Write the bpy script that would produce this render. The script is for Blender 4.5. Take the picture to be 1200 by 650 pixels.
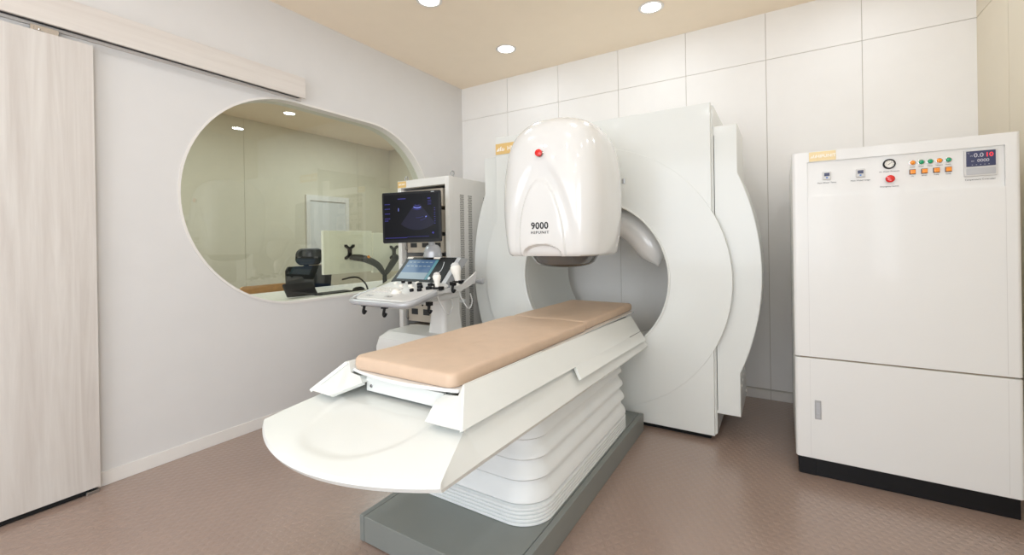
import bpy, bmesh, math, random
from mathutils import Vector, Matrix
random.seed(4)
PI = math.pi
sc = bpy.context.scene
for o in list(bpy.data.objects):
    bpy.data.objects.remove(o, do_unlink=True)

# ------------------------------------------------------------------ camera, world, lamps, exposure
CAM = Vector((2.563, -3.272, 1.045))
YAW, PITCH, ROLL, FPX, CYPX = math.radians(31.8), math.radians(.1), math.radians(.92), 510.8, 284.7
cam_data = bpy.data.cameras.new('camera')
cam = bpy.data.objects.new('camera', cam_data)
sc.collection.objects.link(cam)
sc.camera = cam
fwd = Vector((-math.sin(YAW)*math.cos(PITCH), math.cos(YAW)*math.cos(PITCH), -math.sin(PITCH)))
rgt = Vector((math.cos(YAW), math.sin(YAW), 0))
dwn = fwd.cross(rgt)
r2 = rgt*math.cos(ROLL) + dwn*math.sin(ROLL)
d2 = dwn*math.cos(ROLL) - rgt*math.sin(ROLL)
m = Matrix.Identity(4)
for i in range(3):
    m[i][0], m[i][1], m[i][2], m[i][3] = r2[i], -d2[i], -fwd[i], CAM[i]
cam.matrix_world = m
cam_data.sensor_width = 36
cam_data.lens = FPX/1200*36
cam_data.shift_y = -(325-CYPX)/1200
cam_data.clip_start = .02

world = bpy.data.worlds.new('world')
sc.world = world
world.use_nodes = True
world.node_tree.nodes['Background'].inputs[0].default_value = (1, .97, .92, 1)
world.node_tree.nodes['Background'].inputs[1].default_value = .3

LAMP_WATTS = 1.6
LAMP_WATTS_REAR = .9       # weaker output of the unseen downlight rows toward and behind the camera
LAMP_COLOR = (.888, .993, 1.115)
REAR_FILL_WATTS = 52.0        # added fill light at an invented window behind the camera
rear_fill = bpy.data.lights.new('rear_fill_light', 'AREA')
rear_fill.shape = 'RECTANGLE'; rear_fill.size = 2.7; rear_fill.size_y = 1.5; rear_fill.energy = REAR_FILL_WATTS; rear_fill.color = LAMP_COLOR
rear_fill_ob = bpy.data.objects.new('rear_fill_light', rear_fill)
rear_fill_ob.location = (1.75, -5.27, 1.45)
rear_fill_ob.rotation_euler = (PI/2, 0, 0)
sc.collection.objects.link(rear_fill_ob)
SIDE_FILL_WATTS = 36.0            # second added fill light, at an invented window in the right wall
side_fill = bpy.data.lights.new('side_fill_light', 'AREA')
side_fill.shape = 'RECTANGLE'; side_fill.size = 1.4; side_fill.size_y = 1.4; side_fill.energy = SIDE_FILL_WATTS; side_fill.color = LAMP_COLOR
side_fill_ob = bpy.data.objects.new('side_fill_light', side_fill)
side_fill_ob.location = (3.42, -4.25, 1.35)
side_fill_ob.rotation_euler = (0, PI/2, 0)
sc.collection.objects.link(side_fill_ob)
CONTROL_WATTS = 28.0
EXPOSURE = -0.13
sc.view_settings.view_transform = 'Standard'
sc.view_settings.look = 'None'
sc.view_settings.gamma = 1
sc.view_settings.use_curve_mapping = False
sc.view_settings.exposure = EXPOSURE
sc.cycles.max_bounces = 12
sc.cycles.diffuse_bounces = 8
sc.cycles.glossy_bounces = 5
sc.cycles.transparent_max_bounces = 10

# ------------------------------------------------------------------ materials
def lin(c):
    return tuple(((v/255)/12.92 if v/255 <= .04045 else ((v/255+.055)/1.055)**2.4) for v in c)

def mat(name, srgb, rough=.5, metal=0., noise=.02, scale=8., coat=0., bump=0., bscale=200.):
    M = bpy.data.materials.new(name)
    M.use_nodes = True
    nt = M.node_tree
    b = nt.nodes['Principled BSDF']
    c = lin(srgb)
    b.inputs['Roughness'].default_value = rough
    b.inputs['Metallic'].default_value = metal
    b.inputs['Coat Weight'].default_value = coat
    b.inputs['Coat Roughness'].default_value = .08
    tc = nt.nodes.new('ShaderNodeTexCoord')
    nz = nt.nodes.new('ShaderNodeTexNoise')
    nz.inputs['Scale'].default_value = scale
    nz.inputs['Detail'].default_value = 3
    nt.links.new(tc.outputs['Object'], nz.inputs['Vector'])
    rp = nt.nodes.new('ShaderNodeValToRGB')
    rp.color_ramp.elements[0].position = .3
    rp.color_ramp.elements[1].position = .7
    rp.color_ramp.elements[0].color = tuple(v*(1-noise) for v in c)+(1,)
    rp.color_ramp.elements[1].color = tuple(min(1, v*(1+noise)) for v in c)+(1,)
    nt.links.new(nz.outputs['Fac'], rp.inputs['Fac'])
    nt.links.new(rp.outputs['Color'], b.inputs['Base Color'])
    if bump:
        n2 = nt.nodes.new('ShaderNodeTexNoise')
        n2.inputs['Scale'].default_value = bscale
        nt.links.new(tc.outputs['Object'], n2.inputs['Vector'])
        bp = nt.nodes.new('ShaderNodeBump')
        bp.inputs['Strength'].default_value = bump
        bp.inputs['Distance'].default_value = .002
        nt.links.new(n2.outputs['Fac'], bp.inputs['Height'])
        nt.links.new(bp.outputs['Normal'], b.inputs['Normal'])
    return M

def emit(name, srgb, strength):
    M = bpy.data.materials.new(name)
    M.use_nodes = True
    nt = M.node_tree
    b = nt.nodes['Principled BSDF']
    b.inputs['Base Color'].default_value = (.01, .01, .012, 1)
    b.inputs['Roughness'].default_value = .3
    b.inputs['Specular IOR Level'].default_value = .15
    b.inputs['Emission Color'].default_value = lin(srgb)+(1,)
    b.inputs['Emission Strength'].default_value = strength
    return M

def math_node(nt, op, a, b=None):
    n = nt.nodes.new('ShaderNodeMath')
    n.operation = op
    for i, v in enumerate((a, b)):
        if v is None: continue
        if isinstance(v, (int, float)): n.inputs[i].default_value = v
        else: nt.links.new(v, n.inputs[i])
    return n.outputs[0]

def floor_mat():
    # brown vinyl sheet with rows of low embossed studs
    M = bpy.data.materials.new('studded_vinyl')
    M.use_nodes = True
    nt = M.node_tree
    b = nt.nodes['Principled BSDF']
    geo = nt.nodes.new('ShaderNodeNewGeometry')
    sp = nt.nodes.new('ShaderNodeSeparateXYZ')
    nt.links.new(geo.outputs['Position'], sp.inputs[0])
    P = .034
    yv = math_node(nt, 'DIVIDE', sp.outputs['Y'], P*.72)
    row = math_node(nt, 'FLOOR', yv)
    odd = math_node(nt, 'MULTIPLY', math_node(nt, 'PINGPONG', row, 1.), .5)
    xv = math_node(nt, 'ADD', math_node(nt, 'DIVIDE', sp.outputs['X'], P), odd)
    fx = math_node(nt, 'SUBTRACT', math_node(nt, 'FRACT', xv), .5)
    fy = math_node(nt, 'MULTIPLY', math_node(nt, 'SUBTRACT', math_node(nt, 'FRACT', yv), .5), .72)
    d = math_node(nt, 'SQRT', math_node(nt, 'ADD', math_node(nt, 'MULTIPLY', fx, fx), math_node(nt, 'MULTIPLY', fy, fy)))
    mr = nt.nodes.new('ShaderNodeMapRange')
    mr.interpolation_type = 'SMOOTHSTEP'
    mr.inputs['From Min'].default_value = .34
    mr.inputs['From Max'].default_value = .24
    nt.links.new(d, mr.inputs['Value'])
    bp = nt.nodes.new('ShaderNodeBump')
    bp.inputs['Strength'].default_value = .5
    bp.inputs['Distance'].default_value = .0012
    nt.links.new(mr.outputs[0], bp.inputs['Height'])
    nt.links.new(bp.outputs['Normal'], b.inputs['Normal'])
    nz = nt.nodes.new('ShaderNodeTexNoise')
    nz.inputs['Scale'].default_value = 3
    nt.links.new(geo.outputs['Position'], nz.inputs['Vector'])
    rp = nt.nodes.new('ShaderNodeValToRGB')
    rp.color_ramp.elements[0].color = lin((150, 129, 117))+(1,)
    rp.color_ramp.elements[1].color = lin((157, 135, 123))+(1,)
    nt.links.new(nz.outputs['Fac'], rp.inputs['Fac'])
    nt.links.new(rp.outputs['Color'], b.inputs['Base Color'])
    b.inputs['Roughness'].default_value = .30
    b.inputs['Coat Weight'].default_value = .5
    b.inputs['Coat Roughness'].default_value = .22
    b.inputs['Coat IOR'].default_value = 1.6
    return M

def wood_mat(name, ca, cb, axis):
    # pale straight-grained laminate, grain along the given axis
    M = bpy.data.materials.new(name)
    M.use_nodes = True
    nt = M.node_tree
    b = nt.nodes['Principled BSDF']
    geo = nt.nodes.new('ShaderNodeNewGeometry')
    mp = nt.nodes.new('ShaderNodeMapping')
    s = [14., 14., 14.]
    s[axis] = .7
    mp.inputs['Scale'].default_value = s
    nt.links.new(geo.outputs['Position'], mp.inputs['Vector'])
    nz = nt.nodes.new('ShaderNodeTexNoise')
    nz.inputs['Scale'].default_value = 1.6
    nz.inputs['Detail'].default_value = 6
    nz.inputs['Roughness'].default_value = .65
    nz.inputs['Distortion'].default_value = .6
    nt.links.new(mp.outputs[0], nz.inputs['Vector'])
    rp = nt.nodes.new('ShaderNodeValToRGB')
    rp.color_ramp.elements[0].position = .32
    rp.color_ramp.elements[1].position = .68
    rp.color_ramp.elements[0].color = lin(ca)+(1,)
    rp.color_ramp.elements[1].color = lin(cb)+(1,)
    nt.links.new(nz.outputs['Fac'], rp.inputs['Fac'])
    nt.links.new(rp.outputs['Color'], b.inputs['Base Color'])
    b.inputs['Roughness'].default_value = .5
    return M

def glass_mat():
    M = bpy.data.materials.new('window_glass')
    M.use_nodes = True
    nt = M.node_tree
    nt.nodes.remove(nt.nodes['Principled BSDF'])
    out = nt.nodes['Material Output']
    tr = nt.nodes.new('ShaderNodeBsdfTransparent')
    tr.inputs[0].default_value = (.90, .92, .86, 1)
    gl = nt.nodes.new('ShaderNodeBsdfGlossy')
    gl.inputs['Roughness'].default_value = 0.0
    gl.inputs[0].default_value = (.95, .96, .92, 1)
    fr = nt.nodes.new('ShaderNodeFresnel')
    fr.inputs[0].default_value = 1.55
    geo = nt.nodes.new('ShaderNodeNewGeometry')
    front = math_node(nt, 'SUBTRACT', 1., geo.outputs['Backfacing'])
    both = math_node(nt, 'MULTIPLY', math_node(nt, 'MULTIPLY', fr.outputs[0], 1.9), front)   # both faces of the pane reflect
    mx = nt.nodes.new('ShaderNodeMixShader')
    nt.links.new(both, mx.inputs[0])
    nt.links.new(tr.outputs[0], mx.inputs[1])
    nt.links.new(gl.outputs[0], mx.inputs[2])
    nt.links.new(mx.outputs[0], out.inputs['Surface'])
    return M

def vent_mat():
    # pressed sheet with staggered small slots
    M = mat('perforated_sheet', (214, 212, 206), .5)
    nt = M.node_tree
    b = nt.nodes['Principled BSDF']
    geo = nt.nodes.new('ShaderNodeNewGeometry')
    sp = nt.nodes.new('ShaderNodeSeparateXYZ')
    nt.links.new(geo.outputs['Position'], sp.inputs[0])
    zv = math_node(nt, 'DIVIDE', sp.outputs['Z'], .0135)
    odd = math_node(nt, 'MULTIPLY', math_node(nt, 'PINGPONG', math_node(nt, 'FLOOR', zv), 1.), .5)
    yv = math_node(nt, 'ADD', math_node(nt, 'DIVIDE', sp.outputs['Y'], .013), odd)
    hz = math_node(nt, 'GREATER_THAN', math_node(nt, 'FRACT', zv), .45)
    hy = math_node(nt, 'GREATER_THAN', math_node(nt, 'FRACT', yv), .35)
    hole = math_node(nt, 'MULTIPLY', hz, hy)
    mx = nt.nodes.new('ShaderNodeMix')
    mx.data_type = 'RGBA'
    mx.inputs[6].default_value = lin((206, 204, 198))+(1,)
    mx.inputs[7].default_value = lin((104, 104, 102))+(1,)
    nt.links.new(hole, mx.inputs[0])
    nt.links.new(mx.outputs[2], b.inputs['Base Color'])
    return M

M = {}
M['wall'] = mat('wall_paint', (215, 213, 211), .75, noise=.01, bump=.15, bscale=400)
M['panel'] = mat('wall_panel', (237, 235, 232), .6, noise=.01)
M['beige_panel'] = mat('beige_wall_panel', (222, 213, 194), .6, noise=.01)
M['seam'] = mat('panel_joint', (196, 190, 180), .7)
M['ceiling'] = mat('ceiling_paint', (246, 231, 210), .8, noise=.01)
M['skirting'] = mat('skirting_white', (226, 222, 217), .4)
M['floor'] = floor_mat()
M['door_wood'] = wood_mat('pale_door_laminate', (193, 185, 178), (212, 207, 201), 2)
M['rail_wood'] = wood_mat('pale_rail_laminate', (203, 195, 188), (216, 210, 203), 1)
M['cream'] = mat('cream_enamel', (223, 225, 221), .32, noise=.004, coat=.3)
M['white'] = mat('white_gloss', (226, 226, 224), .22, noise=.004, coat=.6)
M['cabwhite'] = mat('cabinet_white', (233, 233, 231), .38, noise=.004, coat=.2)
M['bellows'] = mat('bellows_fabric', (228, 231, 230), .55, noise=.012, scale=14)
M['grey'] = mat('grey_base_paint', (128, 132, 128), .42, noise=.02)
M['tan'] = mat('tan_leatherette', (206, 180, 156), .5, noise=.03, scale=20, bump=.25, bscale=500)
M['black'] = mat('black_plastic', (22, 22, 24), .4)
M['black'].node_tree.nodes['Principled BSDF'].inputs['Specular IOR Level'].default_value = .25
M['softblack'] = mat('charcoal_plastic', (44, 44, 46), .55)
M['rubber'] = mat('dark_gap', (10, 10, 10), .9)
M['steel'] = mat('brushed_steel', (176, 176, 176), .3, metal=1.)
M['silver'] = mat('silver_plastic', (186, 187, 190), .35, metal=.3)
M['litegrey'] = mat('light_grey_plastic', (214, 213, 211), .4)
M['dish'] = mat('smoked_dish', (88, 86, 84), .12, coat=.8)
M['lens'] = mat('dark_membrane', (20, 18, 17), .25, noise=.5, scale=60)
M['red'] = mat('red_button', (226, 26, 20), .25, coat=.5)
M['gold'] = mat('gold_name_plate', (226, 190, 122), .45)
M['palegold'] = mat('pale_gold_name_plate', (238, 217, 168), .5)
M['whitetext'] = mat('white_print', (250, 246, 238), .5)
M['blacktext'] = mat('black_print', (20, 20, 24), .5)
M['greytext'] = mat('grey_print', (120, 120, 122), .6)
M['rack'] = mat('rack_white', (229, 227, 223), .4)
M['unit'] = mat('instrument_face', (186, 176, 162), .45)
M['unitdark'] = mat('rack_interior', (150, 136, 118), .6)
M['vent'] = vent_mat()
M['blue'] = mat('blue_plastic', (30, 120, 206), .4)
M['screen'] = mat('screen_black', (9, 9, 14), .3)
M['screen'].node_tree.nodes['Principled BSDF'].inputs['Specular IOR Level'].default_value = .15
M['navy'] = mat('navy_display', (56, 62, 96), .3)
M['grille'] = mat('chair_mesh', (34, 36, 38), .7)
M['wood'] = mat('light_beech', (236, 176, 112), .45, noise=.06, scale=30)
M['ctlwall'] = mat('control_room_wall', (214, 207, 188), .7)
M['ctlseam'] = mat('control_room_joint', (196, 189, 170), .7)
M['desk'] = mat('desk_white', (228, 224, 216), .4)
M['glass'] = glass_mat()
M['amber'] = mat('amber_lens', (252, 150, 20), .2, coat=.5)
M['green'] = mat('green_lens', (0, 160, 110), .2, coat=.5)
M['chrome'] = mat('chrome', (210, 208, 206), .15, metal=1.)
M['lamp'] = emit('lamp_diffuser', (255, 250, 240), 12.)
M['segred'] = emit('red_digits', (255, 70, 80), 1.2)
M['seggrey'] = mat('grey_digits', (190, 190, 200), .4)
M['us_dim'] = emit('ultrasound_dim', (30, 28, 64), .4)
M['us_mid'] = emit('ultrasound_mid', (54, 54, 130), .7)
M['us_hi'] = emit('ultrasound_bright', (130, 140, 235), 1.1)
M['us_text'] = emit('ultrasound_text', (70, 66, 170), .9)
M['touch_a'] = emit('touch_blue', (92, 128, 168), .7)
M['touch_b'] = emit('touch_pale', (170, 190, 200), .7)
M['touch_c'] = emit('touch_teal', (110, 170, 180), .7)

# ------------------------------------------------------------------ helpers
def finish(bm, name, material, parent=None, smooth=32, recalc=True):
    if recalc:
        bmesh.ops.recalc_face_normals(bm, faces=bm.faces[:])
    me = bpy.data.meshes.new(name)
    bm.to_mesh(me)
    bm.free()
    mats = material if isinstance(material, (list, tuple)) else [material]
    for q in mats:
        me.materials.append(q)
    if smooth:
        me.polygons.foreach_set('use_smooth', [True]*len(me.polygons))
        me.set_sharp_from_angle(angle=math.radians(smooth))
    o = bpy.data.objects.new(name, me)
    sc.collection.objects.link(o)
    if smooth:
        wn = o.modifiers.new('weighted_normal', 'WEIGHTED_NORMAL')
        wn.keep_sharp = True
        wn.weight = 70
    if parent is not None:
        attach(o, parent)
    return o

def world_of(o):
    mm = Matrix.Translation(o.location) @ o.rotation_euler.to_matrix().to_4x4()
    if o.parent is not None:
        mm = world_of(o.parent) @ o.matrix_parent_inverse @ mm
    return mm

def attach(o, parent):
    o.parent = parent
    o.matrix_parent_inverse = world_of(parent).inverted()

def tag(o, label=None, cat=None, group=None, kind=None):
    if label: o['label'] = label
    if cat: o['category'] = cat
    if group: o['group'] = group
    if kind: o['kind'] = kind
    return o

def thing(name, loc, label, cat, group=None):
    o = bpy.data.objects.new(name, None)
    o.empty_display_size = .1
    o.location = loc
    sc.collection.objects.link(o)
    return tag(o, label, cat, group)

def struct(o):
    o['kind'] = 'structure'
    return o

def new():
    return bmesh.new()

def bevel(bm, w, seg=2, ang=30, edges=None):
    bm.normal_update()
    if edges is None:
        edges = [e for e in bm.edges if len(e.link_faces) == 2 and e.calc_face_angle(0) > math.radians(ang)]
    if edges and w > 0:
        bmesh.ops.bevel(bm, geom=edges, offset=w, segments=seg, profile=.5, affect='EDGES', clamp_overlap=True)

def box(bm, x0, x1, y0, y1, z0, z1, mi=0, xf=None):
    v = [bm.verts.new(p) for p in ((x0,y0,z0),(x1,y0,z0),(x1,y1,z0),(x0,y1,z0),(x0,y0,z1),(x1,y0,z1),(x1,y1,z1),(x0,y1,z1))]
    for f in ((0,3,2,1),(4,5,6,7),(0,1,5,4),(1,2,6,5),(2,3,7,6),(3,0,4,7)):
        fc = bm.faces.new([v[i] for i in f])
        fc.material_index = mi
    if xf is not None:
        for q in v: q.co = xf @ q.co
    return v

def bbox(name, mt, parent, x0, x1, y0, y1, z0, z1, bev=.003, seg=2, xf=None):
    bm = new()
    box(bm, x0, x1, y0, y1, z0, z1)
    bmesh.ops.recalc_face_normals(bm, faces=bm.faces[:])
    bevel(bm, bev, seg)
    if xf is not None:
        bmesh.ops.transform(bm, matrix=xf, verts=bm.verts[:])
    return finish(bm, name, mt, parent)

def loft(bm, rings, closed=True, cap0=True, cap1=True, loop=False, mi=0):
    R = [[bm.verts.new(p) for p in r] for r in rings]
    n = len(R[0])
    pairs = [(i, i+1) for i in range(len(R)-1)]
    if loop: pairs.append((len(R)-1, 0))
    for a, b in pairs:
        for k in range(n if closed else n-1):
            k2 = (k+1) % n
            f = bm.faces.new((R[a][k], R[a][k2], R[b][k2], R[b][k]))
            f.material_index = mi
    if not loop:
        if cap0: bm.faces.new(R[0][::-1]).material_index = mi
        if cap1: bm.faces.new(R[-1]).material_index = mi
    return R

def lathe(bm, prof, origin, axis=(0,0,1), seg=32, cap0=True, cap1=True, mi=0):
    a = Vector(axis).normalized()
    u = a.orthogonal().normalized()
    w = a.cross(u)
    o = Vector(origin)
    rings = []
    for r, h in prof:
        rings.append([o + a*h + (u*math.cos(2*PI*k/seg) + w*math.sin(2*PI*k/seg))*max(r, 1e-5) for k in range(seg)])
    return loft(bm, rings, True, cap0, cap1, mi=mi)

def tube(bm, pts, r, seg=12, cap=True, mi=0):
    pts = [Vector(p) for p in pts]
    rr = r if isinstance(r, (list, tuple)) else [r]*len(pts)
    t0 = (pts[1]-pts[0]).normalized()
    u = t0.orthogonal().normalized()
    rings = []
    for i, p in enumerate(pts):
        t = (pts[min(i+1, len(pts)-1)] - pts[max(i-1, 0)]).normalized()
        u = (u - t*u.dot(t)).normalized()
        w = t.cross(u)
        rings.append([p + (u*math.cos(2*PI*k/seg) + w*math.sin(2*PI*k/seg))*rr[i] for k in range(seg)])
    return loft(bm, rings, True, cap, cap, mi=mi)

def smooth_path(pts, n=8):
    pts = [Vector(p) for p in pts]
    out = []
    for i in range(len(pts)-1):
        p0, p1, p2, p3 = pts[max(i-1,0)], pts[i], pts[i+1], pts[min(i+2, len(pts)-1)]
        for k in range(n):
            t = k/n
            out.append(.5*((2*p1) + (p2-p0)*t + (2*p0-5*p1+4*p2-p3)*t*t + (3*p1-p0-3*p2+p3)*t**3))
    out.append(pts[-1])
    return out

def rrect(w, h, r, n=8):
    """rounded rectangle outline, centred, counter-clockwise"""
    out = []
    for cx, cy, a0 in ((w/2-r, h/2-r, 0), (-w/2+r, h/2-r, 90), (-w/2+r, -h/2+r, 180), (w/2-r, -h/2+r, 270)):
        for k in range(n+1):
            a = math.radians(a0 + 90*k/n)
            out.append((cx + r*math.cos(a), cy + r*math.sin(a)))
    return out

def frame(o, ux, uy):
    """matrix with local x along ux, y along uy, z along the normal"""
    ux = Vector(ux).normalized()
    n = ux.cross(Vector(uy)).normalized()
    uy = n.cross(ux)
    mm = Matrix.Identity(4)
    for i in range(3):
        mm[i][0], mm[i][1], mm[i][2], mm[i][3] = ux[i], uy[i], n[i], o[i]
    return mm

def slab(bm, outline, z0, z1, xf=None, mi=0):
    a = [bm.verts.new((x, y, z0)) for x, y in outline]
    b = [bm.verts.new((x, y, z1)) for x, y in outline]
    n = len(a)
    bm.faces.new(a[::-1]).material_index = mi
    bm.faces.new(b).material_index = mi
    for k in range(n):
        bm.faces.new((a[k], a[(k+1) % n], b[(k+1) % n], b[k])).material_index = mi
    if xf is not None:
        for v in a+b: v.co = xf @ v.co

def text_bm(bm, body, size, xf, bold=0., sx=1., depth=.0006, spacing=1., mi=0, shear=0.):
    cu = bpy.data.curves.new('lettering', 'FONT')
    cu.body = body
    cu.size = size
    cu.align_x = 'CENTER'
    cu.align_y = 'CENTER'
    cu.extrude = depth
    cu.offset = bold
    cu.space_character = spacing
    cu.shear = shear
    cu.resolution_u = 3
    ob = bpy.data.objects.new('lettering', cu)
    me = bpy.data.meshes.new_from_object(ob)
    bpy.data.objects.remove(ob)
    bpy.data.curves.remove(cu)
    n0 = len(bm.verts)
    f0 = len(bm.faces)
    bm.from_mesh(me)
    bpy.data.meshes.remove(me)
    bm.verts.ensure_lookup_table()
    bm.faces.ensure_lookup_table()
    S = Matrix.Diagonal((sx, 1, 1, 1))
    for v in bm.verts[n0:]:
        v.co = xf @ (S @ v.co)
    for f in bm.faces[f0:]:
        f.material_index = mi

def lettering(body, size, o, mt, parent, ux=(1,0,0), uy=(0,0,1), **kw):
    bm = new()
    text_bm(bm, body, size, frame(o, ux, uy), **kw)
    return finish(bm, 'lettering', mt, parent, smooth=0, recalc=False)

def plate_hole(bm, outer, holes, z0, z1, xf=None):
    """flat plate with holes, outlines in local xy"""
    loops = [outer]+list(holes)
    lay = []
    for z in (z0, z1):
        edges, vl = [], []
        for lp in loops:
            vs = [bm.verts.new((x, y, z)) for x, y in lp]
            vl.append(vs)
            edges += [bm.edges.new((vs[i], vs[(i+1) % len(vs)])) for i in range(len(vs))]
        bmesh.ops.triangle_fill(bm, edges=edges, use_beauty=True)
        lay.append(vl)
    for a, b in zip(*lay):
        n = len(a)
        for k in range(n):
            bm.faces.new((a[k], a[(k+1) % n], b[(k+1) % n], b[k]))
    if xf is not None:
        bmesh.ops.transform(bm, matrix=xf, verts=bm.verts[:])

# ------------------------------------------------------------------ room shell
RX, H, YB = 3.453, 2.5, -5.3
bm = new(); box(bm, -3.0, RX+.1, YB-.1, 1.6, -.1, 0)
struct(finish(bm, 'floor', M['floor'], smooth=0))
bm = new(); box(bm, -.12, RX+.1, YB-.1, .1, H, H+.1)
struct(finish(bm, 'ceiling', M['ceiling'], smooth=0))

# left wall with the long round-ended window opening
WZ, WR, WY0, WY1 = 1.318, .628, -1.672, -1.085
def stadium(r, n=40):
    out = []
    for k in range(n+1):
        a = PI/2 + PI*k/n
        out.append((WY0 + r*math.cos(a), WZ + r*math.sin(a)))
    for k in range(n+1):
        a = -PI/2 + PI*k/n
        out.append((WY1 + r*math.cos(a), WZ + r*math.sin(a)))
    return out
LW = frame((0, 0, 0), (0, 1, 0), (0, 0, 1))      # local x = world y, local y = world z, normal = +x
bm = new()
plate_hole(bm, [(YB, 0), (.1, 0), (.1, H), (YB, H)], [stadium(WR)], -.12, 0, LW)
struct(finish(bm, 'wall_left', M['wall'], smooth=20))
# window: thin white liner and the pane
w1 = bpy.data.objects.new('window_1', None); w1.location = (-.06, (WY0+WY1)/2, WZ-WR); sc.collection.objects.link(w1); struct(w1)
bm = new()
a, b = stadium(WR+.0), stadium(WR-.012)
rings = [[LW @ Vector((x, y, z)) for x, y in s] for s, z in ((a, -.125), (a, .004), (b, .004), (b, -.125))]
loft(bm, rings, True, loop=True)
finish(bm, 'window_frame', M['skirting'], w1, smooth=25)
bm = new()
slab(bm, stadium(WR-.010), -.066, -.058, LW)
finish(bm, 'window_pane', M['glass'], w1, smooth=25)

# back wall of vertical panels with fine joints
SZ = 2.196
bm = new(); box(bm, -.12, RX+.1, .006, .1, 0, H)
struct(finish(bm, 'wall_back', M['seam'], smooth=0))
xs = [0., .509, 1.006, 1.512, 2.000, 2.488, 2.976, RX]
bm = new()
g = .0017
for i in range(7):
    a0 = xs[i]+(g if i else 0); a1 = xs[i+1]-(g if i < 6 else 0)
    box(bm, a0, a1, 0, .007, .068, SZ-g)
    box(bm, a0, a1, 0, .007, SZ+g, H)
pn = finish(bm, 'wall_back_panels', M['panel'], smooth=0); struct(pn)
bm = new(); box(bm, RX+.006, RX+.1, YB, .1, 0, H)
struct(finish(bm, 'wall_right', M['seam'], smooth=0))
bm = new()
ys = [0., -.375, -.875, -1.375, -1.875, -2.375, -2.875, -3.375, -3.875, -4.375, -4.875, YB]
for i in range(len(ys)-1):
    for z0, z1 in ((.068, SZ-g), (SZ+g, H)):
        box(bm, RX, RX+.007, ys[i+1]+g, ys[i]-(g if i else 0), z0, z1)
struct(finish(bm, 'wall_right_panels', M['beige_panel'], smooth=0))
bm = new(); box(bm, -.12, RX+.1, YB-.1, YB, 0, H)
struct(finish(bm, 'wall_front', M['wall'], smooth=0))
w2 = bpy.data.objects.new('window_added_rear', None); w2.location = (1.75, YB, .7); sc.collection.objects.link(w2); struct(w2)  # invented window, unseen, added to house the rear fill light
bm = new()
plate_hole(bm, [(.34, .64), (3.16, .64), (3.16, 2.26), (.34, 2.26)], [[(.40, .70), (3.10, .70), (3.10, 2.20), (.40, 2.20)]], -.04, 0, frame((0, YB, 0), (1,0,0), (0,0,1)))
finish(bm, 'window_frame', M['skirting'], w2, smooth=0)
bm = new(); box(bm, .40, 3.10, YB, YB+.012, .70, 2.20)
finish(bm, 'added_pane', M['skirting'], w2, smooth=0)
w3 = bpy.data.objects.new('window_added_side', None); w3.location = (RX, -4.25, .6); sc.collection.objects.link(w3); struct(w3)  # another invented, unseen window, added to house the side fill light
bm = new()
plate_hole(bm, [(3.49, .59), (5.01, .59), (5.01, 2.11), (3.49, 2.11)], [[(3.55, .65), (4.95, .65), (4.95, 2.05), (3.55, 2.05)]], 0, .04, frame((RX, 0, 0), (0,-1,0), (0,0,1)))
finish(bm, 'window_frame', M['skirting'], w3, smooth=0)
bm = new(); box(bm, RX-.012, RX, -4.95, -3.55, .65, 2.05)
finish(bm, 'added_pane', M['skirting'], w3, smooth=0)
struct(bbox('baseboard_left', M['skirting'], None, 0, .008, -2.62, 0, 0, .062, .002))
bm = new()
for i in range(7):
    a0 = xs[i]+(g if i else .009); a1 = xs[i+1]-(g if i < 6 else 0)
    box(bm, a0, a1, -.004, .006, 0, .058)
struct(finish(bm, 'baseboard_back', M['skirting'], smooth=0))
bm = new(); box(bm, RX-.004, RX+.006, YB, -.004, 0, .058)
struct(finish(bm, 'baseboard_right', M['skirting'], smooth=0))

# ------------------------------------------------------------------ sliding door and its rail
d1 = bpy.data.objects.new('door_1', None); d1.location = (.04, -3.1, 0); sc.collection.objects.link(d1); struct(d1)
bbox('door_leaf', M['door_wood'], d1, .012, .046, -3.62, -2.617, .022, 1.922, .0015)
bm = new(); box(bm, .018, .04, -3.62, -2.63, .003, .022)
finish(bm, 'door_bottom_seal', M['rubber'], d1)
bbox('floor_guide', M['steel'], d1, .02, .052, -2.665, -2.622, 0, .014, .002)
bm = new()
box(bm, .016, .034, -2.80, -2.72, 1.922, 1.947)
box(bm, .030, .042, -2.79, -2.76, 1.924, 1.94)
lathe(bm, [(.004, 0), (.004, .006)], (.042, -2.775, 1.932), (1,0,0), 12)
finish(bm, 'door_hanger', M['chrome'], d1)
bm = new()
box(bm, 0, .060, -4.3, -1.637, 1.970, 2.082)      # boxed fascia
box(bm, .048, .060, -4.3, -1.637, 1.957, 1.970)   # front lip
box(bm, 0, .012, -4.3, -1.637, 1.950, 1.970)      # back lip
t1 = struct(finish(bm, 'trim_1', M['rail_wood'], smooth=0))
bm = new(); box(bm, .0125, .0475, -4.29, -1.66, 1.962, 1.9695)
finish(bm, 'rail_track', M['softblack'], t1, smooth=0)

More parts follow.
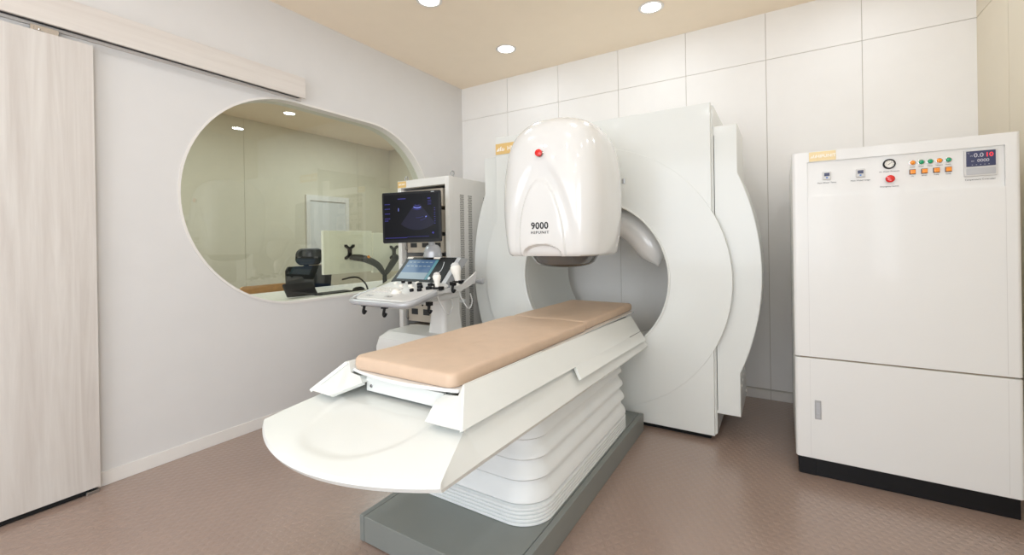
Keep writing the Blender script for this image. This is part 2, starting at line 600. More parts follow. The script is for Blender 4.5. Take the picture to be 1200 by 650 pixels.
# ------------------------------------------------------------------ recessed ceiling lights
def downlight(x, y, label, group=None, watts=LAMP_WATTS):
    t = thing('ceiling_downlight', (x, y, H), label, 'ceiling light', group)
    bm = new()
    lathe(bm, [(.060, -.001), (.075, -.001), (.077, -.004), (.073, -.007), (.061, -.007), (.058, -.003)], (x, y, H), (0,0,1), 40, False, False)
    finish(bm, 'trim_ring', M['skirting'], t)
    bm = new()
    lathe(bm, [(.0595, -.0008), (.0595, -.0038), (.04, -.0042), (.0, -.0043)], (x, y, H), (0,0,1), 40, True, False)
    finish(bm, 'diffuser', M['lamp'], t)
    L = bpy.data.lights.new('downlight_lamp', 'AREA')
    L.shape = 'DISK'; L.size = .115; L.energy = watts; L.color = LAMP_COLOR
    lo = bpy.data.objects.new('downlight_lamp', L)
    lo.location = (x, y, H-.009)
    sc.collection.objects.link(lo)
    attach(lo, t)
downlight(.818, -.498, 'round recessed ceiling light nearest the back corner, over the equipment rack')
downlight(1.886, -.488, 'round recessed ceiling light close to the back wall above the tall scanner')
downlight(.789, -1.305, 'round recessed ceiling light cut by the top edge, nearest the oval window')
downlight(2.97, -.49, 'recessed ceiling light over the white control cabinet, seen only mirrored in the window')
for x, y in ((1.886, -1.305), (2.97, -1.305)):
    downlight(x, y, 'recessed ceiling light above the treatment table, outside the picture', 'recessed lights over the table and the cabinet front')
for y in (-2.12, -2.935, -3.75, -4.57):
    for x in (.80, 1.886, 2.97):
        downlight(x, y, 'recessed ceiling light behind the camera', 'recessed lights behind the camera', LAMP_WATTS_REAR)

# ------------------------------------------------------------------ the scanner gantry with its treatment head
XC, ZC = 1.588, .83
FY = frame((0, 0, 0), (1, 0, 0), (0, 0, 1))       # local x = x, local y = z, local z = -y

def polar_outline(rfun, specials, n=96):
    th = sorted(set([round(2*PI*k/n, 6) for k in range(n)] + [round(s % (2*PI), 6) for s in specials]))
    out = []
    for t in th:
        if out and t-out[-1] < 1e-4: continue
        out.append(t)
    return [(t, rfun(t)) for t in out]

def rect_ray(t, hw, zlo, zhi):
    c, s = math.cos(t), math.sin(t)
    r = 1e9
    if abs(c) > 1e-9: r = min(r, hw/abs(c))
    if s > 1e-9: r = min(r, (zhi-ZC)/s)
    if s < -1e-9: r = min(r, (zlo-ZC)/s)
    return r

def corners(hw, zlo, zhi):
    return [math.atan2(zhi-ZC, hw), math.atan2(zhi-ZC, -hw), math.atan2(zlo-ZC, hw), math.atan2(zlo-ZC, -hw)]

def ring_solid(name, mt, parent, outl, rb, y0, y1, bev=0.):
    """annular slab: polar outline outside, round bore inside, y0 front .. y1 back"""
    bm = new()
    def ring(f, y, dr=0.):
        return [Vector((XC+(f(r)+dr)*math.cos(t), y, ZC+(f(r)+dr)*math.sin(t))) for t, r in outl]
    inner = lambda r: rb
    ident = lambda r: r
    rings = []
    if bev:
        rings += [ring(ident, y1), ring(ident, y0+bev), ring(ident, y0+bev*.3, -bev*.3), ring(ident, y0, -bev),
                  ring(inner, y0, bev), ring(inner, y0+bev*.3, bev*.3), ring(inner, y0+bev), ring(inner, y1)]
    else:
        rings += [ring(ident, y1), ring(ident, y0), ring(inner, y0), ring(inner, y1)]
    loft(bm, rings, True, loop=True)
    return finish(bm, name, mt, parent, smooth=28)

gan = thing('treatment_scanner', (XC, -.45, 0), 'tall cream scanner with a round bore and an overhanging white treatment head', 'medical scanner')
RD = .76
d_hw, d_lo, d_hi = .667, .026, 1.752
zz = math.sqrt(RD**2-d_hw**2)
sp = corners(d_hw, d_lo, d_hi) + [math.atan2(zz, d_hw), math.atan2(zz, -d_hw), math.atan2(-zz, d_hw), math.atan2(-zz, -d_hw)]
front = polar_outline(lambda t: max(RD, rect_ray(t, d_hw, d_lo, d_hi)) if abs(math.sin(t))*RD < zz+1e-6 else rect_ray(t, d_hw, d_lo, d_hi), sp)
ring_solid('front_cover', M['cream'], gan, front, .448, -.817, -.797, .005)
# the body behind it, set back by a narrow shadow joint
b_hw, b_lo, b_hi = .676, .03, 1.742
body = polar_outline(lambda t: rect_ray(t, b_hw, b_lo, b_hi), corners(b_hw, b_lo, b_hi))
ring_solid('body', M['cream'], gan, body, .450, -.786, -.15)
jn = polar_outline(lambda t: rect_ray(t, .672, .03, 1.739), corners(.672, .03, 1.739))
ring_solid('joint_strip', M['cream'], gan, jn, .452, -.798, -.785)
rg = [(2*PI*k/144, RD-.001) for k in range(144)]
ring_solid('front_ring', M['cream'], gan, rg, .456, -.8205, -.816, .0025)
# wide rear cover with bulging flanks
w_hw, w_lo, w_hi = .786, .135, 1.632
AC, AR = -.446, 1.334
def wing_r(t):
    r = rect_ray(t, w_hw, w_lo, w_hi)
    s = 1 if math.cos(t) > 0 else -1
    dx, dz = abs(math.cos(t)), math.sin(t)
    ex, ez = 0-AC, ZC-.87
    bq = ex*dx + ez*dz
    cq = ex*ex + ez*ez - AR*AR
    rc = -bq + math.sqrt(max(bq*bq-cq, 0))
    z = ZC + rc*dz
    return max(r, rc) if .347 <= z <= 1.393 and dx > .5 else r
zt = math.sqrt(AR**2-(w_hw-AC)**2)
sp = corners(w_hw, w_lo, w_hi)
for s in (1, -1):
    for z in (.87+zt, .87-zt):
        sp.append(math.atan2(z-ZC, s*w_hw))
wing = polar_outline(wing_r, sp, 120)
# rear cover is open in the middle, so the body passes through
bm = new()
def wring(y, dr=0.): return [Vector((XC+(r+dr)*math.cos(t), y, ZC+(r+dr)*math.sin(t))) for t, r in wing]
inn = [rect_ray(t, b_hw+.003, b_lo-.3, b_hi+.3) for t, r in wing]
inn = [min(i, r-.02) for i, (t, r) in zip(inn, wing)]
def iring(y): return [Vector((XC+i*math.cos(t), y, ZC+i*math.sin(t))) for i, (t, r) in zip(inn, wing)]
loft(bm, [wring(-.39), wring(-.776), wring(-.7785, -.0015), wring(-.780, -.004), iring(-.780), iring(-.39)], True, loop=True)
rear = finish(bm, 'rear_cover', M['cream'], gan, smooth=28)
# slots on the flank and the screw rows low on the side
for s in (1, -1):
    for k in range(9):
        z = .50 + k*.092
        x = AC + math.sqrt(AR**2-(z-.87)**2)
        if x < w_hw: continue
        bm = new()
        box(bm, XC+s*(x-.004), XC+s*(x+.0008), -.62, -.46, z-.0015, z+.0015)
        finish(bm, 'flank_slot', M['litegrey'], rear, smooth=0)
for k in range(4):
    for z in (.30, .36, .42):
        bm = new()
        lathe(bm, [(.006, -.001), (.006, .002)], (XC+w_hw, -.72+k*.07, z-.02+k*.012), (1,0,0), 10)
        finish(bm, 'vent_hole', M['whitetext'], rear)
bm = new()
lathe(bm, [(.009, -.001), (.008, .004)], (XC+w_hw, -.43, .17), (1,0,0), 12)
finish(bm, 'bolt', M['whitetext'], rear)
bbox('plinth', M['rubber'], gan, XC-.645, XC+.645, -.79, -.17, 0, .032, 0)
# rim lip of the bore
bm = new()
prof = [(.447, 0), (.447, -.006), (.452, -.009), (.458, -.006), (.458, 0)]
lathe(bm, [(r, -h) for r, h in prof], (XC, -.8195, ZC), (0,-1,0), 96, False, False)
finish(bm, 'bore_rim', M['cream'], gan)
# name plate
pl = bbox('name_plate', M['gold'], gan, .924, 1.19, -.8205, -.816, 1.636, 1.708, .001)
bm = new()
bx = frame((.968, -.821, 1.669), (1,0,0), (0,0,1))
for k, (ax, h) in enumerate(((-.030, .010), (-.020, .016), (-.006, .02), (.008, .014), (.02, .010))):
    slab(bm, [(ax-.006, -.012), (ax+.003, -.012), (ax+.010, -.012+h*1.5), (ax+.004, -.012+h*1.5)], 0, .0006, bx)
finish(bm, 'emblem', M['whitetext'], pl, smooth=0)
lettering('HIFUNIT', .040, (1.093, -.8212, 1.669), M['whitetext'], pl, bold=.0006)

# arm that carries the head out of the bore
bm = new()
arc = []
for k in range(0, 19):
    a = math.radians(10 + k*110/18)
    arc.append((XC+.362*math.cos(a), -.66, ZC+.362*math.sin(a)))
rad = [.088]*len(arc)
for i, f in enumerate((.02, .55, .86, .98)):
    rad[i] = .088*f
tube(bm, arc, rad, 28)
finish(bm, 'swing_arm', M['white'], gan, smooth=60)
bm = new()
loft(bm, [[Vector((XC+x, y, 1.19+z)) for x, z in rrect(w, h, .06, 8)] for y, w, h in ((-.60, .30, .14), (-.80, .30, .16), (-1.06, .30, .22), (-1.14, .30, .22))])
finish(bm, 'head_carrier', M['white'], gan, smooth=40)

# treatment head: dense loft with a pressed arch on its front
HX, HYC = 1.622, -1.255
def lerp_table(z, T):
    for a, b in zip(T, T[1:]):
        if z <= b[0]:
            t = (z-a[0])/(b[0]-a[0])
            t2 = t
            return [a[i]*(1-t2)+b[i]*t2 for i in range(1, len(a))]
    return list(T[-1][1:])
from itertools import accumulate
KEYS = [(.985, .242, .236, .215, 3.5), (1.0, .246, .243, .222, 3.5), (1.05, .253, .250, .235, 3.5), (1.15, .262, .256, .250, 3.5), (1.25, .265, .258, .262, 3.4),
        (1.35, .262, .254, .272, 3.3), (1.43, .253, .247, .274, 3.2), (1.50, .238, .236, .268, 3.1), (1.555, .217, .218, .252, 2.9),
        (1.598, .187, .190, .222, 2.6), (1.625, .150, .155, .182, 2.4), (1.641, .105, .112, .13, 2.3), (1.648, .058, .064, .075, 2.2), (1.651, .015, .016, .016, 2.0)]
def cr(z):
    ks = KEYS
    i = 0
    while i < len(ks)-2 and z > ks[i+1][0]: i += 1
    p0, p1, p2, p3 = ks[max(i-1,0)], ks[i], ks[i+1], ks[min(i+2, len(ks)-1)]
    h = p2[0]-p1[0]
    t = min(max((z-p1[0])/h, 0), 1)
    out = []
    for c in range(1, 5):
        m1 = (p2[c]-p0[c])/(p2[0]-p0[0])*h
        m2 = (p3[c]-p1[c])/(p3[0]-p1[0])*h
        out.append((2*t**3-3*t*t+1)*p1[c] + (t**3-2*t*t+t)*m1 + (-2*t**3+3*t*t)*p2[c] + (t**3-t*t)*m2)
    return out
def sstep(a, b, x):
    t = min(max((x-a)/(b-a), 0), 1)
    return t*t*(3-2*t)
def arch_half(z):      # half width of the pressed arch at height z
    if z > 1.335: return 0
    t = (1.335-z)/(1.335-.985)
    return .118*(1-(1-t)**2.3)**.62
def head_point(a, z):
    w, df, db, n = cr(z)
    c, s = math.cos(a), math.sin(a)
    x = w*(abs(c)**(2/n))*(1 if c >= 0 else -1)
    d = df if s < 0 else db
    y = d*(abs(s)**(2/n))*(1 if s >= 0 else -1)
    if s < 0:
        # a soft hollow flares down from the button; out of it rises a smooth arched panel
        xa = abs(x + HX - 1.618)
        ho = .165*(1-(1-max(0, 1.435-z)/.45)**2.0)**.75 if z < 1.435 else 0
        hollow = sstep(ho+.030, ho-.022, xa)*sstep(1.44, 1.33, z) if ho > 0 else 0
        hwid = arch_half(z)
        ins = sstep(hwid+.003, hwid-.006, xa) if hwid > .001 else 0
        y += .013*hollow*(1-ins) + .0045*ins*hollow
        # scooped lip at the bottom of the arch
        lip = .985 + .046*max(0, 1-(xa/.098)**2)**.5 if xa < .098 else 0
        if lip: y += .028*sstep(lip+.004, lip-.004, z)*sstep(.0, .6, (lip-.985)/.048)
    return Vector((HX+x, HYC+y, z))
NA = 400
angs = []
for k in range(NA):
    # denser sampling on the front
    a = 2*PI*k/NA
    angs.append(a + .42*math.sin(a)*math.cos(a)*0 - .0)
zs = [.985+.0042*k for k in range(1, 84)]
zs = [.985] + zs
z = zs[-1]
while z < 1.56:
    z += .008; zs.append(z)
while z < 1.645:
    z += .004; zs.append(min(z, 1.6505))
zs.append(1.651)
zs = sorted(set(zs))
rings = [[head_point(a, z) for a in angs] for z in zs]
r0 = [Vector((HX+(p.x-HX)*.965, HYC+(p.y-HYC)*.965, .978)) for p in rings[0]]
bm = new()
loft(bm, [r0]+rings, True)
hd = finish(bm, 'treatment_head', M['white'], gan, smooth=38)
def front_y(x, z):
    best = None
    for k in range(0, 4000):
        a = PI + PI*k/4000
        p = head_point(a, z)
        if best is None or abs(p.x-x) < abs(best.x-x): best = p
    return best.y
y9 = front_y(1.625, 1.12)
lettering('9000', .043, (1.618, front_y(1.618, 1.118)-.0008, 1.118), M['blacktext'], hd, bold=.0009, sx=1.0, spacing=1.06)
lettering('HIFUNIT', .0175, (1.618, front_y(1.618, 1.088)-.0008, 1.088), M['blacktext'], hd, bold=.0001, sx=1.25, spacing=1.18)
yb = front_y(1.625, 1.448)
bm = new()
lathe(bm, [(.017, -.004), (.017, .004), (.015, .006)], (1.625, yb, 1.448), (0,-1,.12), 24)
bt = finish(bm, 'button_collar', M['chrome'], hd)
bm = new()
lathe(bm, [(.012, .004), (.012, .013)], (1.625, yb, 1.448), (0,-1,.12), 24, mi=0)
lathe(bm, [(.0165, .013), (.0175, .018), (.0165, .024), (.010, .027), (.001, .0275)], (1.625, yb, 1.448), (0,-1,.12), 24, mi=1)
finish(bm, 'emergency_button', [M['black'], M['red']], hd)
bm = new()
lathe(bm, [(.170, 0), (.168, -.006), (.150, -.036), (.136, -.046), (.132, -.044)], (HX, -1.245, .979), (0,0,1), 48, True, False)
finish(bm, 'transducer_bowl', M['dish'], hd, smooth=50)
bm = new()
lathe(bm, [(.137, -.042), (.125, -.050), (.09, -.058), (.05, -.062), (.001, -.063)], (HX, -1.245, .979), (0,0,1), 48, False, False)
finish(bm, 'membrane', M['lens'], hd, smooth=50)
bbox('head_latch', M['steel'], hd, 1.872, 1.886, -1.09, -1.075, 1.335, 1.36, .002)

# ------------------------------------------------------------------ treatment table
TX = 1.590
tab = thing('treatment_table', (TX, -1.55, 0), 'long white treatment table on pleated bellows and a low grey base', 'treatment table')
BX0, BX1 = 1.278, 1.903
bbox('base_plinth', M['grey'], tab, BX0+.024, BX1-.024, -2.255, -.86, 0.002, .092, .004)
bbox('base_rail', M['grey'], tab, BX0, BX0+.0232, -2.255, -.86, 0, .092, .004)
bbox('base_rail', M['grey'], tab, BX1-.0232, BX1, -2.255, -.86, 0, .092, .004)
# bellows
prof = []
z = .092
for k in range(5):
    prof += [(z, -.004), (z+.002, .003), (z+.0062, .0045), (z+.0105, .003), (z+.0122, -.004)]
    z += .0128
puffs = [(.158, .235), (.235, .302), (.302, .368), (.368, .432), (.432, .50), (.50, .56)]
for i, (a, b) in enumerate(puffs):
    h = b-a
    base = -.004-.006*i
    for t, o in ((.02, -.012), (.07, .002), (.16, .008), (.32, .006), (.52, -.004), (.72, -.013), (.88, -.017), (.97, -.017)):
        prof.append((a+h*t, base+o))
bw, bl = 1.872-1.312, 1.035
bcx, bcy = (1.872+1.312)/2, -2.035+bl/2
bm = new()
rings = []
for z, o in prof:
    r = .115+o
    rings.append([Vector((bcx+x, bcy+y, z)) for x, y in rrect(bw+2*o, bl+2*o, max(r, .03), 14)])
loft(bm, rings, True)
finish(bm, 'bellows', M['bellows'], tab, smooth=50)

def tz(y): return -.030*(y+2.45)/1.75 if y > -2.45 else 0.   # the top sinks slightly towards the scanner
# shell: long hull with a broad bowed nose
bm = new()
NU = 73
def hull_row(half_top, ztop, ys, half_bot, zbot, yb):
    """one cross row: bottom left, top-left shoulder ... top-right shoulder, bottom right"""
    top = []
    for k in range(NU):
        u = -1+2*k/(NU-1)
        x, y = half_top*u, ys(u)
        e = (abs(x)/.188)**2.4 + (abs(y+2.36)/.262)**2.4      # shallow scoop pressed into the nose
        top.append(Vector((TX+x, y, ztop(u) - .0045*sstep(1.10, .86, e))))
    return [Vector((TX-half_bot, yb, zbot))] + top + [Vector((TX+half_bot, yb, zbot))]
rows = []
YF, BOW = -2.563, .108
N1 = 30
for i in range(N1+1):
    t = i/N1                         # 0 at the front edge, 1 at the shoulder line
    yc = lambda u, t=t: (YF-BOW*(1-u*u))*(1-t) + (-2.40)*t
    ht = .344*(1-t) + .283*t
    zt_ = lambda u, t=t: .530 + .044*(t**.9)
    rows.append(hull_row(ht, zt_, yc, .345*(1-t)+.335*t, .516*(1-t)+.506*t, YF*(1-t)+(-2.40)*t))
for y in (-2.0, -1.5, -1.0, -.835):
    rows.append(hull_row(.283, lambda u, y=y: .574+tz(y)*1.2, lambda u, y=y: y, .333, .503+tz(y)*1.5, y))
R = [[bm.verts.new(p) for p in r] for r in rows]
for a, b in zip(R, R[1:]):
    for k in range(len(a)-1):
        bm.faces.new((a[k], a[k+1], b[k+1], b[k]))
# rolled front lip and underside
lip1 = [bm.verts.new(v.co + Vector((0, -.004, -.010))) for v in R[0][1:-1]]
lip2 = [bm.verts.new(v.co + Vector((0, .004, -.022))) for v in R[0][1:-1]]
f0 = R[0][1:-1]
for a, b in ((f0, lip1), (lip1, lip2)):
    for k in range(NU-1):
        bm.faces.new((a[k], b[k], b[k+1], a[k+1]))
bm.faces.new((R[0][0], R[0][1], lip1[0], lip2[0]))
bm.faces.new((R[0][-1], lip2[-1], lip1[-1], R[0][-2]))
mid = [bm.verts.new((v.co.x*.96+TX*.04, -2.38, .492)) for v in lip2]
for k in range(NU-1):
    bm.faces.new((lip2[k], mid[k], mid[k+1], lip2[k+1]))
last = R[-1]
endb = [bm.verts.new((v.co.x*.96+TX*.04, -.835, .455)) for v in lip2]
for k in range(NU-1):
    bm.faces.new((mid[k], endb[k], endb[k+1], mid[k+1]))
left = [r[0] for r in R]; right = [r[-1] for r in R]
bm.faces.new([lip2[0]]+left+[endb[0], mid[0]])
bm.faces.new([lip2[-1], mid[-1], endb[-1]]+right[::-1])
bm.faces.new(last+endb[::-1])
hull = finish(bm, 'hull', M['cream'], tab, smooth=22)
# shallow scooped panel pressed in the nose
bm = new()
# side covers
def side_cover(s):
    X = lambda x: TX + s*(x-TX)
    q = lambda x, y, z: Vector((X(x), y, z))
    A, B = q(1.783, -2.450, .592), q(1.898, -2.440, .5885)
    C, D, E_ = q(1.742, -2.362, .612), q(1.765, -2.352, .628), q(1.812, -2.350, .632)
    P = q(1.826, -2.345, .664)
    P2 = q(1.836, -2.352, .664)
    # lower edge with one downward step, drawn at stations along the length
    lows = [B, q(1.8925, -2.10, .579), q(1.892, -1.745, .569), q(1.928, -1.778, .537), q(1.928, -1.40, .525), q(1.928, -1.06, .512), q(1.9285, -.885, .505)]
    mids = [q(1.892, -1.745, .569), q(1.892, -1.40, .559), q(1.892, -1.06, .549), q(1.892, -.865, .545)]
    tops = [P2, q(1.834, -2.0, .655), q(1.834, -1.70, .648), q(1.834, -1.65, .6465), q(1.834, -1.35, .638), q(1.834, -1.00, .627), q(1.834, -.840, .622)]
    top = [tops[6], tops[4], tops[1]]
    bm = new()
    def shell(poly, off):
        a = [bm.verts.new(p) for p in poly]
        b = [bm.verts.new(p+off) for p in poly]
        bm.faces.new(a); bm.faces.new(b[::-1])
        for k in range(len(a)):
            bm.faces.new((a[k], b[k], b[(k+1) % len(a)], a[(k+1) % len(a)]))
    off = Vector((-s*.010, .0, -.006))
    for i in range(2):
        shell([lows[i], lows[i+1], tops[i+1], tops[i]], off)
    tp_ = [tops[2]]+tops[4:]
    for i in range(3):
        shell([mids[i], mids[i+1], tp_[i+1], tp_[i]], off)
        shell([lows[3+i], lows[4+i], mids[i+1], mids[i]], off)
    shell([A, B, P2, P, E_, D, C], Vector((0, .012, -.008)))
    # inner return down to the frame
    shell([P2, P, q(1.826, -.84, .620), top[0], top[1], top[2]], Vector((0, 0, -.008)))
    shell([C, D, q(1.772, -2.0, .60), q(1.756, -2.0, .575)], Vector((s*.006, 0, 0)))
    shell([E_, P, q(1.826, -1.9, .655), q(1.812, -1.9, .615)], Vector((s*.006, 0, 0)))
    return finish(bm, 'side_cover', M['cream'], tab, smooth=12)
covers = [side_cover(1), side_cover(-1)]
for s, c in zip((1, -1), covers):
    bm = new()
    p = [Vector((TX+s*(x-TX), y, z)) for x, y, z in ((1.8925, -.868, .5445), (1.8925, -1.06, .549))]
    for a, b in zip(p, p[1:]):
        tube(bm, [a+Vector((0,0,-.001)), b], .0016, 6)
    finish(bm, 'cover_joint', M['greytext'], c)
# tray carrying the pads, end bracket with two screws
bm = new()
outl = []
for k in range(17):
    u = -1+2*k/16
    outl.append((TX+.218*u, -2.345-.030*(1-u*u)))
outl += [(TX+.222, -2.30), (TX+.222, -.70), (TX-.222, -.70), (TX-.222, -2.30)]
slab(bm, outl, .637, .648)
for v in bm.verts: v.co.z += tz(v.co.y)*.7
bmesh.ops.recalc_face_normals(bm, faces=bm.faces[:])
bevel(bm, .003, 2, 50)
finish(bm, 'tray', M['white'], tab)
bk = bbox('end_bracket', M['cream'], tab, 1.428, 1.750, -2.338, -2.326, .580, .624, .002)
for x in (1.452, 1.727):
    bm = new(); lathe(bm, [(.0055, 0), (.0055, .002), (.002, .003)], (x, -2.338, .598), (0,-1,0), 12)
    finish(bm, 'screw', M['steel'], bk)
bbox('support_frame', M['softblack'], tab, TX-.19, TX+.19, -2.30, -.75, .565, .598, .003)

# mattress pads lie on the tray
def pad(y0, y1, hw, z0, z1, label, bow, wr):
    bm = new()
    n = 10
    out = []
    L = y1-y0
    pts = []
    for k in range(25):
        u = -1+2*k/24
        pts.append((hw*u, y0-bow*(1-u*u)))
    rr = .028
    base = [(-hw, y1-rr)]
    outline = []
    # front edge with rounded corners
    m = rrect(2*hw, L, rr, 6)
    outline = [(x, y+(y0+y1)/2 - (bow*(1-(x/hw)**2) if y < 0 else 0)) for x, y in m]
    # refine long sides
    fine = []
    for a, b in zip(outline, outline[1:]+outline[:1]):
        d = math.hypot(b[0]-a[0], b[1]-a[1])
        k = max(1, int(d/.03))
        for i in range(k):
            t = i/k
            x = a[0]+(b[0]-a[0])*t; y = a[1]+(b[1]-a[1])*t
            fine.append((x, y))
    # bow the straight front edge
    fine = [(x, (y - bow*(1-(x/hw)**2)) if abs(y-y0) < 1e-6 else y) for x, y in fine]
    def ringz(z, inset):
        o = []
        for x, y in fine:
            yc = (y0+y1)/2
            sx = (hw-inset)/hw
            sy = (L/2-inset)/(L/2)
            o.append(Vector((TX+x*sx, yc+(y-yc)*sy, z)))
        return o
    h = z1-z0
    rs = [ringz(z0, .004), ringz(z0+.003, .0005), ringz(z0+h*.35, -.002), ringz(z0+h*.70, -.001), ringz(z0+h*.84, .001), ringz(z0+h*.93, .004), ringz(z1-.0012, .009), ringz(z1-.0002, .018)]
    for ins in (.035, .06, .09, .12, .15, .18):
        rs.append(ringz(z1+.0012*min(1, ins/.1), min(ins, hw-.012)))
    loft(bm, rs, True)
    for v in bm.verts:
        v.co.z += tz(v.co.y)*.7
        if v.co.z > z0+h*.5+tz(v.co.y)*.7:
            x, y = v.co.x-TX, v.co.y
            v.co.z += wr*(.0022*math.sin(x*31+y*9) * math.exp(-((y+1.36)/.22)**2) + .001*math.sin(y*23+x*7))
    return tag(finish(bm, 'mattress_pad', M['tan'], None, smooth=50), label, 'mattress pad', 'tan mattress pads on the treatment table')
pad(-2.352, -1.398, .2085, .6485, .690, 'long tan mattress pad on the treatment table, the piece nearest the viewer', .012, 1)
pad(-1.396, -.655, .199, .6485, .6895, 'shorter tan mattress pad on the treatment table, running into the scanner bore', -.001, .6)

# ------------------------------------------------------------------ white control cabinet on the right
CX0, CX1, CY, CYB, CZ = 2.604, 3.302, -.958, -.17, 1.418
cab = thing('control_cabinet', ((CX0+CX1)/2, (CY+CYB)/2, 0), 'large white control cabinet on a black plinth in front of the right corner', 'cabinet')
bbox('plinth', M['black'], cab, CX0+.010, CX1-.010, CY+.008, CYB, 0, .078, .002)
bbox('plinth_foot', M['black'], cab, CX0+.010, CX0+.075, CY+.006, CY+.1, 0, .076, .001)
# carcass in two blocks with rounded uprights, the control bay cut out of the upper one
def block(name, z0, z1):
    bm = new()
    box(bm, CX0, CX1, CY, CYB, z0, z1)
    bmesh.ops.recalc_face_normals(bm, faces=bm.faces[:])
    ve = [e for e in bm.edges if abs(e.verts[0].co.z-e.verts[1].co.z) > .1]
    bevel(bm, .014, 5, edges=ve)
    bevel(bm, .0035, 2, 60)
    return bm
finish(block('x', .076, .5155), 'lower_housing', M['cabwhite'], cab)
PX0, PX1, PZ0, PZ1 = 2.660, 3.262, 1.222, 1.374
bm = new()
rad = .014
prof_l = [(CX0, CYB)]
for k in range(7):
    a = PI + PI/2*k/6
    prof_l.append((CX0+rad+rad*math.cos(a), CY+rad+rad*math.sin(a)))
prof_r = []
for k in range(7):
    a = 1.5*PI + PI/2*k/6
    prof_r.append((CX1-rad+rad*math.cos(a), CY+rad+rad*math.sin(a)))
prof_r.append((CX1, CYB))
full = prof_l + prof_r
Z0, Z1 = .5225, CZ
slab(bm, full, Z0, PZ0)                                         # below the bay
slab(bm, full, PZ1, Z1)                                         # above the bay
slab(bm, prof_l+[(PX0, CY), (PX0, CYB)], PZ0, PZ1)
slab(bm, [(PX1, CYB), (PX1, CY)]+prof_r, PZ0, PZ1)
bmesh.ops.remove_doubles(bm, verts=bm.verts[:], dist=1e-5)
dup = {}
for f in bm.faces[:]:
    key = tuple(sorted(round(c, 5) for v in f.verts for c in v.co))
    dup.setdefault(key, []).append(f)
bmesh.ops.delete(bm, geom=[f for fs in dup.values() if len(fs) > 1 for f in fs], context='FACES_ONLY')
finish(bm, 'upper_housing', M['cabwhite'], cab, smooth=30)
bm = new()
box(bm, CX0+.02, CX1-.02, CY+.01, CYB-.01, .514, .524)
finish(bm, 'divide_gap', M['unitdark'], cab)
# faint door joints
for x in (PX0, PX1):
    for z0, z1 in ((.09, .508), (.53, PZ0-.001)):
        bm = new()
        box(bm, x-.0006, x+.0006, CY-.0004, CY+.001, z0, z1)
        finish(bm, 'door_joint', M['litegrey'], cab, smooth=0)
panel = bbox('control_panel', M['cabwhite'], cab, PX0+.0005, PX1-.0005, CY+.009, CY+.03, PZ0, PZ1, 0)
PY = CY+.009
# lock plate on the lower door
lk = bbox('lock_plate', M['steel'], cab, 2.675, 2.698, CY-.003, CY+.001, .252, .334, .001)
bm = new()
slab(bm, rrect(.013, .066, .003, 4), 0, .0015, frame((2.6865, CY-.003, .292), (1,0,0), (0,0,1)))
lathe(bm, [(.0058, 0), (.0058, .005), (.004, .006)], (2.6865, CY-.004, .276), (0,-1,0), 16)
finish(bm, 'handle', M['silver'], lk)
# plates and instruments
npl = bbox('name_plate', M['palegold'], cab, 2.667, 2.762, CY-.002, CY+.001, 1.376, 1.4165, .0006)
lettering('HIFUNIT', .0185, (2.727, CY-.0022, 1.396), M['whitetext'], npl, bold=.0004)
bm = new()
bx = frame((2.685, CY-.0022, 1.396), (1,0,0), (0,0,1))
for ax, h in ((-.010, .006), (-.003, .009), (.004, .007)):
    slab(bm, [(ax-.003, -.006), (ax+.001, -.006), (ax+.004, -.006+h*1.5), (ax+.001, -.006+h*1.5)], 0, .0004, bx)
finish(bm, 'emblem', M['whitetext'], npl, smooth=0)
def small(body, x, z, s=.0085, par=None):
    return lettering(body, s, (x, PY-.0006, z), M['greytext'], par or cab, spacing=1.05)
for x, nm in ((2.730, 'Main Water Temp'), (2.844, 'Main Water Stage')):
    mt_ = bbox('digital_meter', M['litegrey'], cab, x-.0145, x+.0145, PY-.010, PY+.001, 1.294, 1.328, .002)
    bbox('display', M['navy'], mt_, x-.0095, x+.0095, PY-.0112, PY-.009, 1.308, 1.322, .0005)
    bbox('key', M['blue'], mt_, x-.003, x+.003, PY-.0115, PY-.009, 1.299, 1.304, .0005)
    small(nm, x, 1.281, par=mt_)
bm = new()
lathe(bm, [(.0205, 0), (.0205, .006), (.0185, .010), (.0155, .010), (.0150, .005)], (2.937, PY, 1.339), (0,-1,0), 32, True, False)
gg = finish(bm, 'pressure_gauge', M['black'], cab)
bm = new(); lathe(bm, [(.0152, .0045), (.0152, .0055)], (2.937, PY, 1.339), (0,-1,0), 32)
finish(bm, 'dial', M['whitetext'], gg)
bm = new()
for k in range(9):
    a = math.radians(-135+k*33.75)
    c, s = math.sin(a), math.cos(a)
    f = frame((2.937+c*.0118, PY-.0056, 1.339+s*.0118), (c, 0, s), (-s, 0, c))
    slab(bm, [(-.002, -.0004), (.002, -.0004), (.002, .0004), (-.002, .0004)], 0, .0003, f)
finish(bm, 'scale', M['blacktext'], gg, smooth=0)
bm = new()
f = frame((2.937, PY-.0058, 1.339), (.8, 0, .6), (-.6, 0, .8))
slab(bm, [(-.005, -.0009), (.010, -.0003), (.010, .0003), (-.005, .0009)], 0, .0004, f)
finish(bm, 'needle', M['blacktext'], gg, smooth=0)
small('Air Water Pressure', 2.937, 1.309, .0075, gg)
bm = new()
lathe(bm, [(.0125, 0), (.0125, .006)], (2.937, PY, 1.277), (0,-1,0), 28, mi=0)
lathe(bm, [(.0095, .006), (.0095, .012)], (2.937, PY, 1.277), (0,-1,0), 28, mi=0)
lathe(bm, [(.0140, .012), (.0150, .016), (.0145, .022), (.010, .026), (.001, .027)], (2.937, PY, 1.277), (0,-1,0), 28, mi=1)
es = finish(bm, 'emergency_button', [M['chrome'], M['red']], cab)
small('Emergency Switch', 2.937, 1.248, .0075, es)
